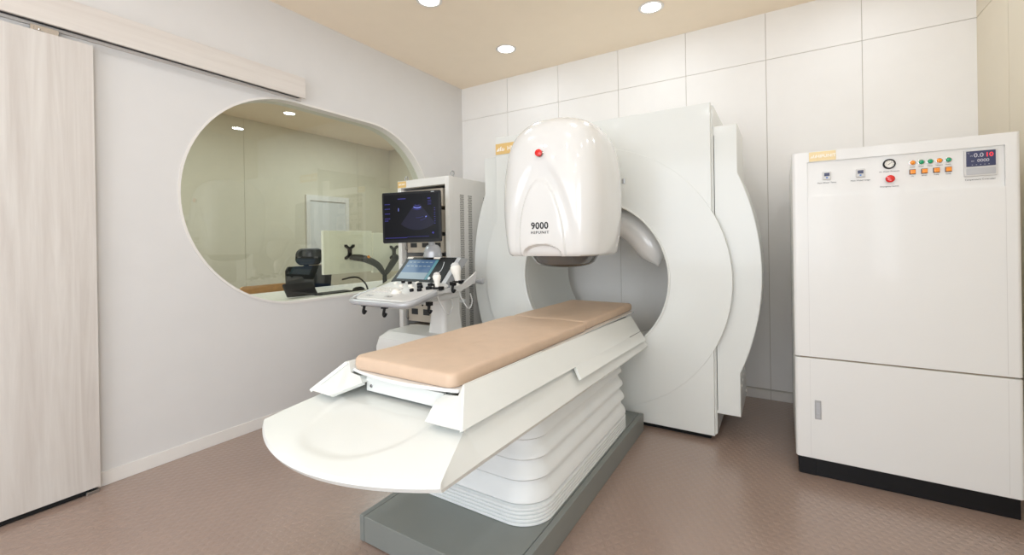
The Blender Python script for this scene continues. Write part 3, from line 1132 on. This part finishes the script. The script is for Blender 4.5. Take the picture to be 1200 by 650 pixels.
for i, (x, c) in enumerate(((3.008, 'amber'), (3.034, 'green'), (3.060, 'green'), (3.086, 'amber'), (3.112, 'green'))):
    bm = new()
    lathe(bm, [(.0105, 0), (.0105, .003), (.0088, .004)], (x, PY, 1.336), (0,-1,0), 20, mi=0)
    lathe(bm, [(.0088, .003), (.0085, .007), (.006, .011), (.001, .0125)], (x, PY, 1.336), (0,-1,0), 20, mi=1)
    il = finish(bm, 'indicator_lamp', [M['chrome'], M[c]], cab)
    tag(il, 'round %s indicator lamp' % c)
    small(('Power', 'Water', 'Pump', 'Vacuum', 'Ready')[i], x, 1.3195, .006, il)
for i, x in enumerate((3.008, 3.043, 3.078, 3.112)):
    sw = bbox('square_switch', M['softblack'], cab, x-.0095, x+.0095, PY-.004, PY+.001, 1.290, 1.310, .001)
    bbox('lens', M['amber'], sw, x-.0080, x+.0080, PY-.009, PY-.003, 1.292, 1.308, .001)
    small(('On', 'Water', 'Pump', 'Ready')[i], x, 1.283, .006, sw)
tc_ = bbox('temperature_controller', M['litegrey'], cab, 3.154, 3.242, PY-.010, PY+.001, 1.266, 1.364, .002)
bbox('display', M['navy'], tc_, 3.159, 3.237, PY-.0115, PY-.009, 1.302, 1.360, .0006)
bm = new()
ff = lambda x, z: frame((x, PY-.0118, z), (1,0,0), (0,0,1))
text_bm(bm, '0.0', .022, ff(3.192, 1.343), mi=0, bold=.0003)
text_bm(bm, '10', .022, ff(3.220, 1.343), mi=1, bold=.0005)
text_bm(bm, '0000', .016, ff(3.204, 1.323), mi=0, bold=.0002)
text_bm(bm, 'PV', .007, ff(3.173, 1.341), mi=0)
text_bm(bm, 'SV', .007, ff(3.176, 1.322), mi=0)
text_bm(bm, '\u00b0C', .007, ff(3.164, 1.353), mi=0)
for k in range(5):
    text_bm(bm, '-', .010, ff(3.175+.011*k, 1.309), mi=0, bold=.0003)
finish(bm, 'digits', [M['seggrey'], M['segred']], tc_, smooth=0, recalc=False)
bbox('key_strip', M['silver'], tc_, 3.159, 3.237, PY-.0112, PY-.009, 1.272, 1.297, .001)
small('Temperature Controller', 3.198, 1.254, .0078, tc_)

# ------------------------------------------------------------------ equipment rack in the back left corner
rk = thing('equipment_rack', (.37, -.68, 0), 'white open-front rack full of instruments between the oval window and the scanner', 'equipment rack')
KX0, KX1, KY0, KY1, KZ = .122, .618, -.948, -.36, 1.512
bm = new()
t = .036
box(bm, KX0, KX0+t, KY0, KY0+.05, 0, KZ)
box(bm, KX1-t, KX1, KY0, KY0+.05, 0, KZ)
box(bm, KX0+t, KX1-t, KY0, KY0+.05, KZ-.055, KZ)
box(bm, KX0+t, KX1-t, KY0, KY0+.05, 0, .07)
bmesh.ops.recalc_face_normals(bm, faces=bm.faces[:])
bevel(bm, .002, 1)
finish(bm, 'front_frame', M['rack'], rk)
sd = bbox('side_panel', M['rack'], rk, KX1-.022, KX1-.001, KY0+.05, KY1, 0, KZ-.002, .002)
bbox('side_panel', M['rack'], rk, KX0+.001, KX0+.022, KY0+.05, KY1, 0, KZ-.002, .002)
bbox('top_panel', M['rack'], rk, KX0+.002, KX1-.002, KY0+.05, KY1, KZ-.02, KZ, .002)
bbox('back_panel', M['rack'], rk, KX0+.023, KX1-.023, KY1-.016, KY1, 0, KZ-.022, .001)
# perforated strips: slats with round-ended rows
for yv, w in ((-.806, .045), (-.712, .045), (-.520, .050)):
    bbox('vent_strip', M['vent'], rk, KX1-.0014, KX1-.0002, yv-w/2, yv+w/2, .14, 1.392, 0)
for x, y in ((KX0+.025, KY0+.07), (KX1-.025, KY0+.07)):
    bm = new()
    pts = [(x+.016*math.sin(a), y, KZ+.026-.016*math.cos(a)) for a in [2*PI*k/20 for k in range(21)]]
    tube(bm, pts, .004, 8, False)
    lathe(bm, [(.010, 0), (.010, .006), (.006, .012)], (x, y, KZ), (0,0,1), 14)
    finish(bm, 'lifting_eye', M['steel'], rk)
rp = bbox('name_plate', M['gold'], rk, .126, .212, KY0-.002, KY0+.001, KZ-.050, KZ-.004, .0006)
lettering('HIFUNIT', .018, (.170, KY0-.0022, KZ-.027), M['whitetext'], rp, bold=.0003)
bm = new()
box(bm, KX0+t, KX1-t, KY1-.03, KY1-.017, .07, KZ-.055)
finish(bm, 'interior_lining', M['unitdark'], rk)
# instruments stacked on runners
zu = .10
for i, h in enumerate((.20, .14, .17, .13, .16, .13, .17, .14)):
    dep = -.905 if i % 3 else -.92
    u = bbox('instrument_unit', M['unit'], rk, KX0+t+.012, KX1-t-.012-.045*(i > 3), dep, -.48, zu, zu+h-.012, .003)
    rx0 = KX0+t+.03
    for k in range(3):
        cx = rx0+.05+k*.115
        bbox('unit_display', M['softblack'], u, cx-.030, cx+.030, dep-.004, dep+.001, zu+h*.30, zu+h*.55, .001)
    for k in range(6):
        bm = new()
        lathe(bm, [(.006, 0), (.006, .006)], (rx0+.03+k*.05, dep, zu+h*.72), (0,-1,0), 10)
        finish(bm, 'unit_knob', M['black'], u)
    bm = new()
    tube(bm, smooth_path([(rx0-.012, dep, zu+.02), (rx0-.012, dep-.022, zu+.025), (rx0-.012, dep-.022, zu+h-.04), (rx0-.012, dep, zu+h-.035)], 4), .004, 8)
    finish(bm, 'unit_handle', M['steel'], u)
    zu += h+.016
for z in (.62, .93, 1.19):
    bbox('runner', M['gold'], rk, KX1-t-.03, KX1-t-.004, KY0+.06, -.5, z, z+.012, .001)

# ------------------------------------------------------------------ ultrasound cart in front of the rack
us = thing('ultrasound_cart', (.66, -1.25, 0), 'ultrasound scanner cart with dark monitor and button console beside the table', 'ultrasound machine')
# base with castors
bm = new()
slab(bm, rrect(.46, .52, .06, 6), .10, .155, Matrix.Translation((.66, -1.22, 0)))
bmesh.ops.recalc_face_normals(bm, faces=bm.faces[:]); bevel(bm, .008, 2, 50)
finish(bm, 'base', M['litegrey'], us)
for x in (.48, .84):
    for y in (-1.42, -1.02):
        bm = new()
        lathe(bm, [(.03, -.014), (.048, -.012), (.05, 0), (.048, .012), (.03, .014)], (x, y, .05), (1,0,0), 20, mi=0)
        box(bm, x-.02, x+.02, y-.012, y+.012, .06, .102, 1)
        finish(bm, 'castor', [M['black'], M['litegrey']], us)
bm = new()
loft(bm, [[Vector((.60+dx+x, -1.19+y, z)) for x, y in rrect(w, d, .04, 6)] for z, w, d, dx in ((.155, .50, .40, .0), (.40, .50, .40, 0), (.455, .49, .36, .0), (.49, .47, .26, .02))])
finish(bm, 'cart_body', M['rack'], us)
bm = new()
loft(bm, [[Vector((.727+x, -1.13+y, z)) for x, y in rrect(w, d, .03, 6)] for z, w, d in ((.48, .145, .20), (.60, .125, .17), (.70, .125, .17), (.74, .14, .2))])
finish(bm, 'column', M['rack'], us)
bbox('shelf', M['litegrey'], us, .44, .78, -1.20, -.985, .655, .675, .004)
tr = bbox('storage_tray', M['blue'], us, .50, .715, -1.03, -.965, .690, .722, .004)
tag(tr, 'blue tray')
bbox('support_arm', M['litegrey'], us, .56, .84, -1.50, -1.10, .705, .738, .01)
# console: tilted slab with a hand rail round its front
c00, c10, c11, c01 = Vector((.535, -1.690, .752)), Vector((.955, -1.680, .752)), Vector((.895, -1.262, .806)), Vector((.405, -1.275, .806))
def cpos(u, v, h=0.):
    p = c00*(1-u)*(1-v) + c10*u*(1-v) + c11*u*v + c01*(1-u)*v
    n = (c10-c00).cross(c01-c00).normalized()
    return p + n*h
def cbox(bm, u0, u1, v0, v1, h0, h1, mi=0):
    vs = []
    for h in (h0, h1):
        for u, v in ((u0,v0),(u1,v0),(u1,v1),(u0,v1)):
            vs.append(bm.verts.new(cpos(u, v, h)))
    for f in ((0,3,2,1),(4,5,6,7),(0,1,5,4),(1,2,6,5),(2,3,7,6),(3,0,4,7)):
        bm.faces.new([vs[i] for i in f]).material_index = mi
bm = new()
out = []
for x, y in rrect(1, 1, .14, 7): out.append((x+.5, y+.5))
loft(bm, [[cpos(u*s+.5*(1-s), v*s+.5*(1-s), h) for u, v in out] for h, s in ((-.052, .86), (-.040, .95), (-.018, 1.0), (-.004, 1.0), (.002, .97))])
con = finish(bm, 'console', M['litegrey'], us, smooth=40)
bm = new()
rail = [cpos(u, v, -.012) for u, v in ((-.01, .55), (-.03, .3), (-.025, .06), (.06, -.055), (.3, -.07), (.7, -.07), (.94, -.055), (1.025, .06), (1.03, .3), (1.01, .55))]
tube(bm, smooth_path(rail, 6), .016, 12)
finish(bm, 'hand_rail', M['silver'], con, smooth=60)
for i in range(7):
    for j in range(3):
        bm = new()
        cbox(bm, .10+i*.055, .10+i*.055+.043, .34+j*.085, .34+j*.085+.062, .002, .007)
        finish(bm, 'key', M['skirting'], con, smooth=0)
bm = new(); p = cpos(.52, .34, .002); n = (c10-c00).cross(c01-c00).normalized()
lathe(bm, [(.030, 0), (.030, .006), (.024, .008), (.022, .012), (.013, .020), (.001, .023)], p, n, 24)
finish(bm, 'trackball', M['whitetext'], con)
for u, v, r in ((.60, .80, .016), (.70, .66, .017), (.78, .80, .016), (.87, .62, .018), (.86, .80, .014), (.70, .46, .012), (.40, .86, .013), (.80, .50, .014), (.26, .90, .012)):
    bm = new(); lathe(bm, [(r, 0), (r*1.02, .010), (r*.9, .015), (r*.5, .0165)], cpos(u, v, .002), n, 16)
    finish(bm, 'knob', M['black'], con)
for u, v in ((.35, .70), (.50, .72), (.62, .58), (.18, .82), (.50, .90)):
    bm = new(); lathe(bm, [(.013, 0), (.013, .008), (.009, .011)], cpos(u, v, .002), n, 16)
    finish(bm, 'button', M['whitetext'], con)
for u in (.05, .15, .62, .72):
    bm = new()
    cbox(bm, u*.6+.12, u*.6+.165, .12, .17, .001, .004)
    finish(bm, 'soft_key', M['silver'], con, smooth=0)
# hooks under the rail
def hook(p, name='cable_hook'):
    p = Vector(p)
    bm = new()
    tube(bm, smooth_path([p+Vector((0,0,.012)), p+Vector((0,-.006,-.012)), p+Vector((.006,-.016,-.034)), p+Vector((.020,-.022,-.040)), p+Vector((.030,-.02,-.026))], 5), .0075, 10)
    box(bm, p.x-.018, p.x+.012, p.y-.012, p.y+.012, p.z-.006, p.z+.014)
    return finish(bm, name, M['black'], us, smooth=50)
hook(cpos(.62, -.03, -.035)); hook(cpos(.26, -.03, -.030)); hook(cpos(1.06, .34, -.050)); hook(cpos(1.10, .86, .01))
# touch panel standing at the back of the console
T00, T10, T11, T01 = Vector((.375, -1.262, .803)), Vector((.800, -1.258, .803)), Vector((.835, -1.150, .955)), Vector((.425, -1.155, .955))
tn = (T10-T00).cross(T01-T00).normalized()
def tpos(u, v, h=0.): return T00*(1-u)*(1-v)+T10*u*(1-v)+T11*u*v+T01*(1-u)*v + tn*h
def tquad(bm, pts, h0, h1, mi=0):
    a = [bm.verts.new(tpos(u, v, h0)) for u, v in pts]
    b = [bm.verts.new(tpos(u, v, h1)) for u, v in pts]
    bm.faces.new(a[::-1]).material_index = mi
    bm.faces.new(b).material_index = mi
    for k in range(len(a)):
        bm.faces.new((a[k], a[(k+1) % len(a)], b[(k+1) % len(a)], b[k])).material_index = mi
bm = new(); tquad(bm, [(0,-.02),(1,-.02),(1.02,1.02),(0,1.02)], -.03, 0)
bmesh.ops.recalc_face_normals(bm, faces=bm.faces[:]); bevel(bm, .006, 2)
tp = finish(bm, 'touch_panel', M['black'], us)
bm = new()
N = 12
for k in range(N):
    v0, v1 = .12+.78*k/N, .12+.78*(k+1)/N
    tquad(bm, [(.08, v0), (.64, v0), (.64, v1), (.08, v1)], 0, .0012, 1 if k < 4 else 0)
for v in (.78, .62):
    for k in range(6):
        tquad(bm, [(.12+k*.085, v), (.12+k*.085+.06, v), (.12+k*.085+.06, v+.035), (.12+k*.085, v+.035)], .0012, .0016, 1)
tquad(bm, [(.645, .12), (.70, .12), (.70, .9), (.645, .9)], 0, .0012, 2)
finish(bm, 'touch_screen', [M['touch_a'], M['touch_b'], M['touch_c']], tp, smooth=0)
bm = new()
tquad(bm, [(.02, .94), (.14, .94), (.14, 1.0), (.02, 1.0)], -.004, .004)
finish(bm, 'clip', M['whitetext'], tp)
bm = new()
tquad(bm, [(.58, .94), (.70, .94), (.70, 1.0), (.58, 1.0)], -.004, .004)
finish(bm, 'clip', M['whitetext'], tp)
bm = new()
tube(bm, smooth_path([tpos(.78, .22, .001), tpos(.86, .45, .001), tpos(.86, .62, .001), tpos(.83, .82, .001)], 5), .0022, 6)
tube(bm, [tpos(.74, .16, 0), tpos(.74, .16, .006)], .010, 12)
finish(bm, 'slider', M['silver'], tp)
bm = new()
p_ = [(.795, -1.255, .80), (.835, -1.255, .80), (.872, -1.145, .955), (.838, -1.145, .958)]
a = [bm.verts.new(p) for p in p_]; b = [bm.verts.new(Vector(p)+Vector((0, .07, -.01))) for p in p_]
bm.faces.new(a); bm.faces.new(b[::-1])
for k in range(4): bm.faces.new((a[k], b[k], b[(k+1)%4], a[(k+1)%4]))
finish(bm, 'side_cheek', M['silver'], tp)
# monitor on its silver neck
bm = new()
lathe(bm, [(.060, .0), (.062, .03), (.058, .045), (.060, .052), (.056, .062), (.052, .075), (.044, .092), (.03, .102), (.001, .106)], (.585, -1.085, .935), (0,0,1), 32)
finish(bm, 'neck', M['silver'], us, smooth=45)
bm = new()
tube(bm, smooth_path([(.585, -1.085, 1.03), (.575, -1.10, 1.07), (.55, -1.15, 1.10), (.545, -1.175, 1.14)], 5), .020, 14)
finish(bm, 'tilt_joint', M['silver'], us, smooth=50)
MW, MH = .402, .328
mo = Vector((.5385, -1.232, 1.2185))
ma = math.radians(20)
MF = frame(mo, (math.cos(ma), math.sin(ma), .018), (0, .02, 1))
bm = new(); slab(bm, rrect(MW, MH, .010, 5), -.022, 0, MF)
bmesh.ops.recalc_face_normals(bm, faces=bm.faces[:]); bevel(bm, .003, 2, 60)
mon = finish(bm, 'monitor', M['black'], us)
bm = new(); slab(bm, rrect(MW-.03, MH-.03, .012, 5), -.055, -.0225, MF)
bmesh.ops.recalc_face_normals(bm, faces=bm.faces[:]); bevel(bm, .008, 2, 60)
finish(bm, 'rear_shell', M['skirting'], mon)
bm = new()
def mq(pts, h, mi):
    a = [bm.verts.new(MF @ Vector((x, y, h))) for x, y in pts]
    bm.faces.new(a).material_index = mi
def mr_(x0, x1, y0, y1, h, mi): mq([(x0,y0),(x1,y0),(x1,y1),(x0,y1)], h, mi)
mr_(-MW/2+.014, MW/2-.014, -MH/2+.020, MH/2-.016, .0004, 0)
# dim ultrasound fan with a bright near field
fx, fy = .045, .105
def fan(r0, r1, a0, a1, h, mi, n=20):
    o = [(fx+r1*math.sin(math.radians(a0+(a1-a0)*k/n)), fy-r1*math.cos(math.radians(a0+(a1-a0)*k/n))) for k in range(n+1)]
    i = [(fx+r0*math.sin(math.radians(a1-(a1-a0)*k/n)), fy-r0*math.cos(math.radians(a1-(a1-a0)*k/n))) for k in range(n+1)]
    mq(o+i, h, mi)
fan(.030, .190, -38, 38, .0008, 1)
for r0, r1, a0, a1, mi in ((.030, .040, -30, 24, 2), (.046, .052, -32, 30, 3), (.056, .062, -34, 28, 2), (.11, .113, -6, 20, 2), (.128, .131, 8, 26, 2), (.118, .124, 26, 31, 3)):
    fan(r0, r1, a0, a1, .0010, mi, 10)
for y0, n in ((.085, 3), (.055, 3), (.024, 3), (-.008, 3), (-.022, 2)):
    for k in range(n):
        mr_(-.182+k*.013, -.172+k*.013, y0, y0+.004, .0010, 4)
mr_(-.182, -.03, -.133, -.130, .0010, 4); mr_(-.03, .12, -.128, -.1265, .0010, 4)
mr_(-.09, -.035, .117, .121, .0010, 4); mr_(.115, .135, .112, .118, .0010, 4)
for k in range(8): mr_(.158, .166, .05-k*.014, .053-k*.014, .0010, 4)
for y0 in (.10, .088, .076): mr_(.115, .14, y0, y0+.002, .0010, 4)
mr_(-.088, -.084, .040, .060, .0010, 3)
mq([(.148, -.098), (.156, -.106), (.148, -.114), (.140, -.106)], .0010, 4)
finish(bm, 'screen', [M['screen'], M['us_dim'], M['us_mid'], M['us_hi'], M['us_text']], mon, smooth=0, recalc=False)
bm = new()
f = MF @ Matrix.Translation((.150, MH/2-.0085, .0006))
slab(bm, rrect(.022, .004, .0015, 3), 0, .0004, f)
finish(bm, 'maker_mark', M['silver'], mon, smooth=0)
for k in range(6):
    bm = new()
    box(bm, MW/2-.0155, MW/2-.0145, -.10+k*.034, -.085+k*.034, -.046, -.030, 0, MF)
    finish(bm, 'side_port', M['black'], mon, smooth=0)
# holder plate on the right of the console
bm = new()
a = [(.905, -1.50, .765), (.935, -1.23, .80), (.960, -1.12, .868), (.945, -1.12, .80), (.93, -1.24, .762)]
v0 = [bm.verts.new(p) for p in a]; v1 = [bm.verts.new(Vector(p)+Vector((.012, 0, 0))) for p in a]
bm.faces.new(v0[::-1]); bm.faces.new(v1)
for k in range(5): bm.faces.new((v0[k], v0[(k+1)%5], v1[(k+1)%5], v1[k]))
ph = finish(bm, 'probe_holder', M['litegrey'], us)
bm = new()
for y, z in ((-1.40, .795), (-1.22, .815)):
    pts = [(.90+.024*math.cos(q), y+.024*math.sin(q), z) for q in [2*PI*k/20 for k in range(21)]]
    tube(bm, pts, .006, 8, False)
    box(bm, .918, .94, y-.012, y+.012, z-.012, z+.008)
    tag(finish(bm, 'holder_ring', M['black'], ph, smooth=50)); bm = new()
bm.free()
bm = new()
tube(bm, smooth_path([(.705, -1.02, .60), (.705, -1.0, .75), (.715, -.995, .783), (.76, -.99, .792), (.90, -.985, .797)], 6), .013, 14)
lathe(bm, [(.005, -.022), (.017, -.016), (.019, 0), (.017, .016), (.005, .022)], (.905, -.985, .797), (1,0,0), 16)
finish(bm, 'rear_handle', M['silver'], us, smooth=50)

def probe(p, lean, s, label):
    p = Vector(p)
    ax = Vector(lean).normalized()
    t = thing('ultrasound_probe', p, label, 'ultrasound probe', 'probes in the cart holders')
    bm = new(); lathe(bm, [(.010*s, -.05*s), (.014*s, -.03*s), (.016*s, 0), (.020*s, .022*s), (.026*s, .040*s), (.027*s, .058*s), (.022*s, .066*s)], p, ax, 20)
    finish(bm, 'probe_body', M['whitetext'], t, smooth=50)
    bm = new(); lathe(bm, [(.0225*s, .0655*s), (.021*s, .074*s), (.012*s, .082*s), (.001, .084*s)], p, ax, 20)
    finish(bm, 'probe_face', M['litegrey'], t, smooth=50)
    bm = new()
    e = p - ax*.05*s
    tube(bm, smooth_path([e, e+Vector((.006, .004, -.05)), e+Vector((.03, .05, -.13)), e+Vector((-.01, .14, -.10)), e+Vector((-.07, .20, -.06))], 6), .0042, 8)
    finish(bm, 'cable', M['litegrey'], t, smooth=60)
probe((.90, -1.40, .812), (-.05, 0, 1), .85, 'small white ultrasound probe nearer the console buttons')
probe((.90, -1.22, .835), (-.22, 0, 1), 1.15, 'larger white ultrasound probe leaning behind the smaller one')

# ------------------------------------------------------------------ control room behind the window
VX, VY0, VY1 = -2.62, -3.4, 1.5
bm = new(); box(bm, VX-.1, VX, VY0, VY1, 0, H)
struct(finish(bm, 'wall_behind_window', M['ctlwall'], smooth=0))
bm = new(); box(bm, VX, -.121, VY1, VY1+.1, 0, H)
struct(finish(bm, 'wall_adjoining_back', M['ctlwall'], smooth=0))
bm = new(); box(bm, VX, -.121, VY0-.1, VY0, 0, H)
struct(finish(bm, 'wall_adjoining_front', M['ctlwall'], smooth=0))
bm = new(); box(bm, VX-.1, -.121, VY0-.1, VY1+.1, H, H+.1)
struct(finish(bm, 'ceiling_adjoining', M['ceiling'], smooth=0))
bm = new(); box(bm, VX, VX+.003, -.66, -.656, 0, H); box(bm, VX, VX+.003, .9, .904, 0, H)
struct(finish(bm, 'trim_2', M['ctlseam'], smooth=0))
for x, y in ((-1.35, -1.9), (-1.35, .3)):
    L = bpy.data.lights.new('control_room_lamp', 'AREA')
    L.shape = 'RECTANGLE'; L.size = .3; L.size_y = .3; L.energy = CONTROL_WATTS; L.color = LAMP_COLOR
    lo = bpy.data.objects.new('control_room_lamp', L); lo.location = (x, y, H-.01); sc.collection.objects.link(lo)
# framed board on the far wall
wb = thing('wall_board', (VX+.02, .40, 1.25), 'white-framed board on the far wall of the room behind the window', 'wall board')
bm = new()
plate_hole(bm, [(.08, .80), (.72, .80), (.72, 1.70), (.08, 1.70)], [[(.13, .85), (.67, .85), (.67, 1.63), (.13, 1.63)]], 0, .03, frame((VX, 0, 0), (0,1,0), (0,0,1)))
finish(bm, 'frame', M['skirting'], wb, smooth=0)
bbox('board', M['litegrey'], wb, VX+.001, VX+.012, .13, .67, .85, 1.63, 0)
# desk under the window
dk = thing('control_desk', (-.55, -1.1, 0), 'pale desk running along the window in the room behind it', 'desk')
bbox('desktop', M['desk'], dk, -.86, -.125, -2.35, .25, .655, .685, .004)
for y in (-2.25, .15):
    bbox('desk_leg', M['desk'], dk, -.82, -.18, y-.02, y+.02, 0, .655, .003)
# monitors with their backs to the window, on black arms
def desk_monitor(yc, zc, label):
    t = thing('desk_monitor', (-.40, yc, .685), label, 'monitor', 'monitors with white backs behind the window')
    F = frame((-.36, yc, zc), (0, 1, 0), (0, 0, 1))
    bm = new(); slab(bm, rrect(.456, .335, .006, 4), -.028, 0, F)
    bmesh.ops.recalc_face_normals(bm, faces=bm.faces[:]); bevel(bm, .003, 2, 60)
    finish(bm, 'housing', M['whitetext'], t)
    bm = new(); slab(bm, rrect(.44, .32, .004, 3), -.0295, -.028, F)
    finish(bm, 'screen', M['screen'], t, smooth=0)
    # plate with four ears
    bm = new()
    slab(bm, [(-.018,-.040),(.018,-.040),(.014,0),(.018,.040),(-.018,.040),(-.014,0)], 0, .014, F)
    for sx in (-1, 1):
        for sz in (-1, 1):
            slab(bm, [(sx*.012, sz*.02), (sx*.045, sz*.040), (sx*.045, sz*.058), (sx*.030, sz*.058), (sx*.004, sz*.036)][::(1 if sx*sz > 0 else -1)], 0, .012, F)
    finish(bm, 'mount_plate', M['black'], t)
    return t
desk_monitor(-1.012, .990, 'white-backed monitor behind the window, the whole one beside the office chair')
desk_monitor(-.548, .975, 'white-backed monitor behind the window, mostly hidden by the ultrasound screen')
ar = thing('monitor_arm', (-.24, -.73, .685), 'black jointed monitor arm with a yellow mark clamped to the desk', 'monitor stand')  # dual monitor arm clamped to the desk, carrying both monitors
bm = new()
lathe(bm, [(.035, 0), (.035, .012), (.018, .02), (.018, .11)], (-.24, -.76, .685), (0,0,1), 18)
finish(bm, 'clamp_post', M['black'], ar)
for pts, nm in (([(-.345, -1.012, .945), (-.30, -1.00, .945), (-.24, -.95, .930), (-.21, -.86, .88), (-.235, -.77, .80)], 'arm_link'), ([(-.345, -.56, .93), (-.30, -.58, .93), (-.27, -.66, .87), (-.24, -.75, .80)], 'arm_link')):
    bm = new(); n_ = smooth_path(pts, 6)
    tube(bm, n_, [.014+.014*math.sin(PI*k/(len(n_)-1))**.6 for k in range(len(n_))], 12)
    finish(bm, nm, M['softblack'], ar, smooth=60)
bm = new(); lathe(bm, [(.012, 0), (.012, .004)], (-.215, -.945, .948), (1,0,.5), 12)
tag(finish(bm, 'mark', M['amber'], ar), 'yellow mark')
bm = new()
tube(bm, smooth_path([(-.20, -1.20, .79), (-.20, -1.12, .80), (-.20, -1.05, .79), (-.20, -.99, .74), (-.21, -.96, .689)], 8), .0065, 8)
tag(finish(bm, 'monitor_cable', M['black'], None, smooth=60), 'black cable looping in front of the white-backed monitor', 'cable')
# office chair
ch = thing('office_chair', (-1.12, -.90, 0), 'black mesh office chair with a headrest, behind the window', 'office chair')
bm = new(); slab(bm, rrect(.26, .15, .06, 8), -.02, .02, frame((-1.06, -.895, .945), (0,1,0), (.12,0,1)))
bmesh.ops.recalc_face_normals(bm, faces=bm.faces[:]); bevel(bm, .016, 3, 50)
finish(bm, 'headrest', M['softblack'], ch)
bm = new(); slab(bm, [(-.225, .30), (-.19, -.30), (.19, -.30), (.225, .30), (.205, .335), (-.205, .335)], -.012, .012, frame((-1.08, -.895, .53), (0,1,0), (.06,0,1)))
bmesh.ops.recalc_face_normals(bm, faces=bm.faces[:]); bevel(bm, .006, 2, 40)
finish(bm, 'backrest', M['grille'], ch)
bm = new(); tube(bm, smooth_path([(-1.13, -.895, .42), (-1.14, -.895, .6), (-1.13, -.895, .8), (-1.08, -.895, .95)], 5), .022, 10)
finish(bm, 'back_spine', M['black'], ch)
bm = new(); slab(bm, rrect(.46, .46, .08, 6), .34, .40, Matrix.Translation((-.87, -.895, 0)))
bmesh.ops.recalc_face_normals(bm, faces=bm.faces[:]); bevel(bm, .02, 3, 50)
finish(bm, 'seat', M['softblack'], ch)
bm = new(); lathe(bm, [(.03, .08), (.03, .34)], (-.92, -.895, 0), (0,0,1), 16)
finish(bm, 'gas_post', M['black'], ch)
for k in range(5):
    a = 2*PI*k/5
    bm = new(); e = Vector((-.92+.28*math.cos(a), -.895+.28*math.sin(a), .065))
    tube(bm, [(-.92, -.895, .10), e], [.026, .016], 10)
    lathe(bm, [(.02, -.012), (.03, -.01), (.03, .01), (.02, .012)], (e.x, e.y, .03), (-math.sin(a), math.cos(a), 0), 14)
    finish(bm, 'base_leg', M['black'], ch)
# things on the desk
tb = thing('tablet_stand', (-.30, -1.47, .685), 'black tablet tilted on the desk in front of the office chair', 'tablet')
F = frame((-.30, -1.47, .740), (.25, 1, 0), (-.75, .15, .55))
bm = new(); slab(bm, rrect(.20, .13, .01, 4), -.008, .008, F); bmesh.ops.recalc_face_normals(bm, faces=bm.faces[:]); bevel(bm, .003, 2, 50)
finish(bm, 'housing', M['black'], tb)
bm = new(); slab(bm, rrect(.185, .115, .004, 3), .008, .0092, F); finish(bm, 'screen', M['screen'], tb, smooth=0)
bm = new(); tube(bm, [(-.33, -1.46, .735), (-.36, -1.45, .694)], .006, 8); finish(bm, 'prop', M['black'], tb)
kb = bbox('keyboard', M['black'], None, -.31, -.19, -1.36, -1.10, .686, .702, .004)
tag(kb, 'low black keyboard on the desk behind the window', 'keyboard')
bm = new()
loft(bm, [[Vector((-.22+x*s, -1.04+y*s, .6855+z)) for x, y in rrect(.06, .10, .028, 6)] for z, s in ((0, .96), (.014, 1.0), (.028, .82), (.036, .45))])
tag(finish(bm, 'computer_mouse', M['black'], None, smooth=60), 'black computer mouse on the desk below the white-backed monitor', 'mouse')
wc = thing('wooden_chair', (-1.25, -1.31, 0), 'light wooden chair back showing over the desk edge, left of the black office chair', 'wooden chair')
bm = new()
F = frame((-1.05, -1.31, .672), (0, 1, 0), (-.08, 0, 1))
out = [(x, y) for x, y in rrect(.37, .115, .025, 5)]
a_, b_ = [], []
for x, y in out:
    cv = .03*(1-(x/.185)**2)
    a_.append(F @ Vector((x, y, -.008+cv*.4))); b_.append(F @ Vector((x, y, .008+cv*.4)))
loft(bm, [a_, b_])
finish(bm, 'back_panel', M['wood'], wc, smooth=40)
bbox('seat', M['wood'], wc, -1.46, -1.07, -1.495, -1.125, .42, .445, .008)
for x in (-1.43, -1.075):
    for y in (-1.465, -1.155):
        bm = new(); lathe(bm, [(.012, 0), (.018, .42), (.015, .64 if x > -1.2 else .42)], (x, y, 0), (0,0,1), 10)
        finish(bm, 'leg', M['wood'], wc)
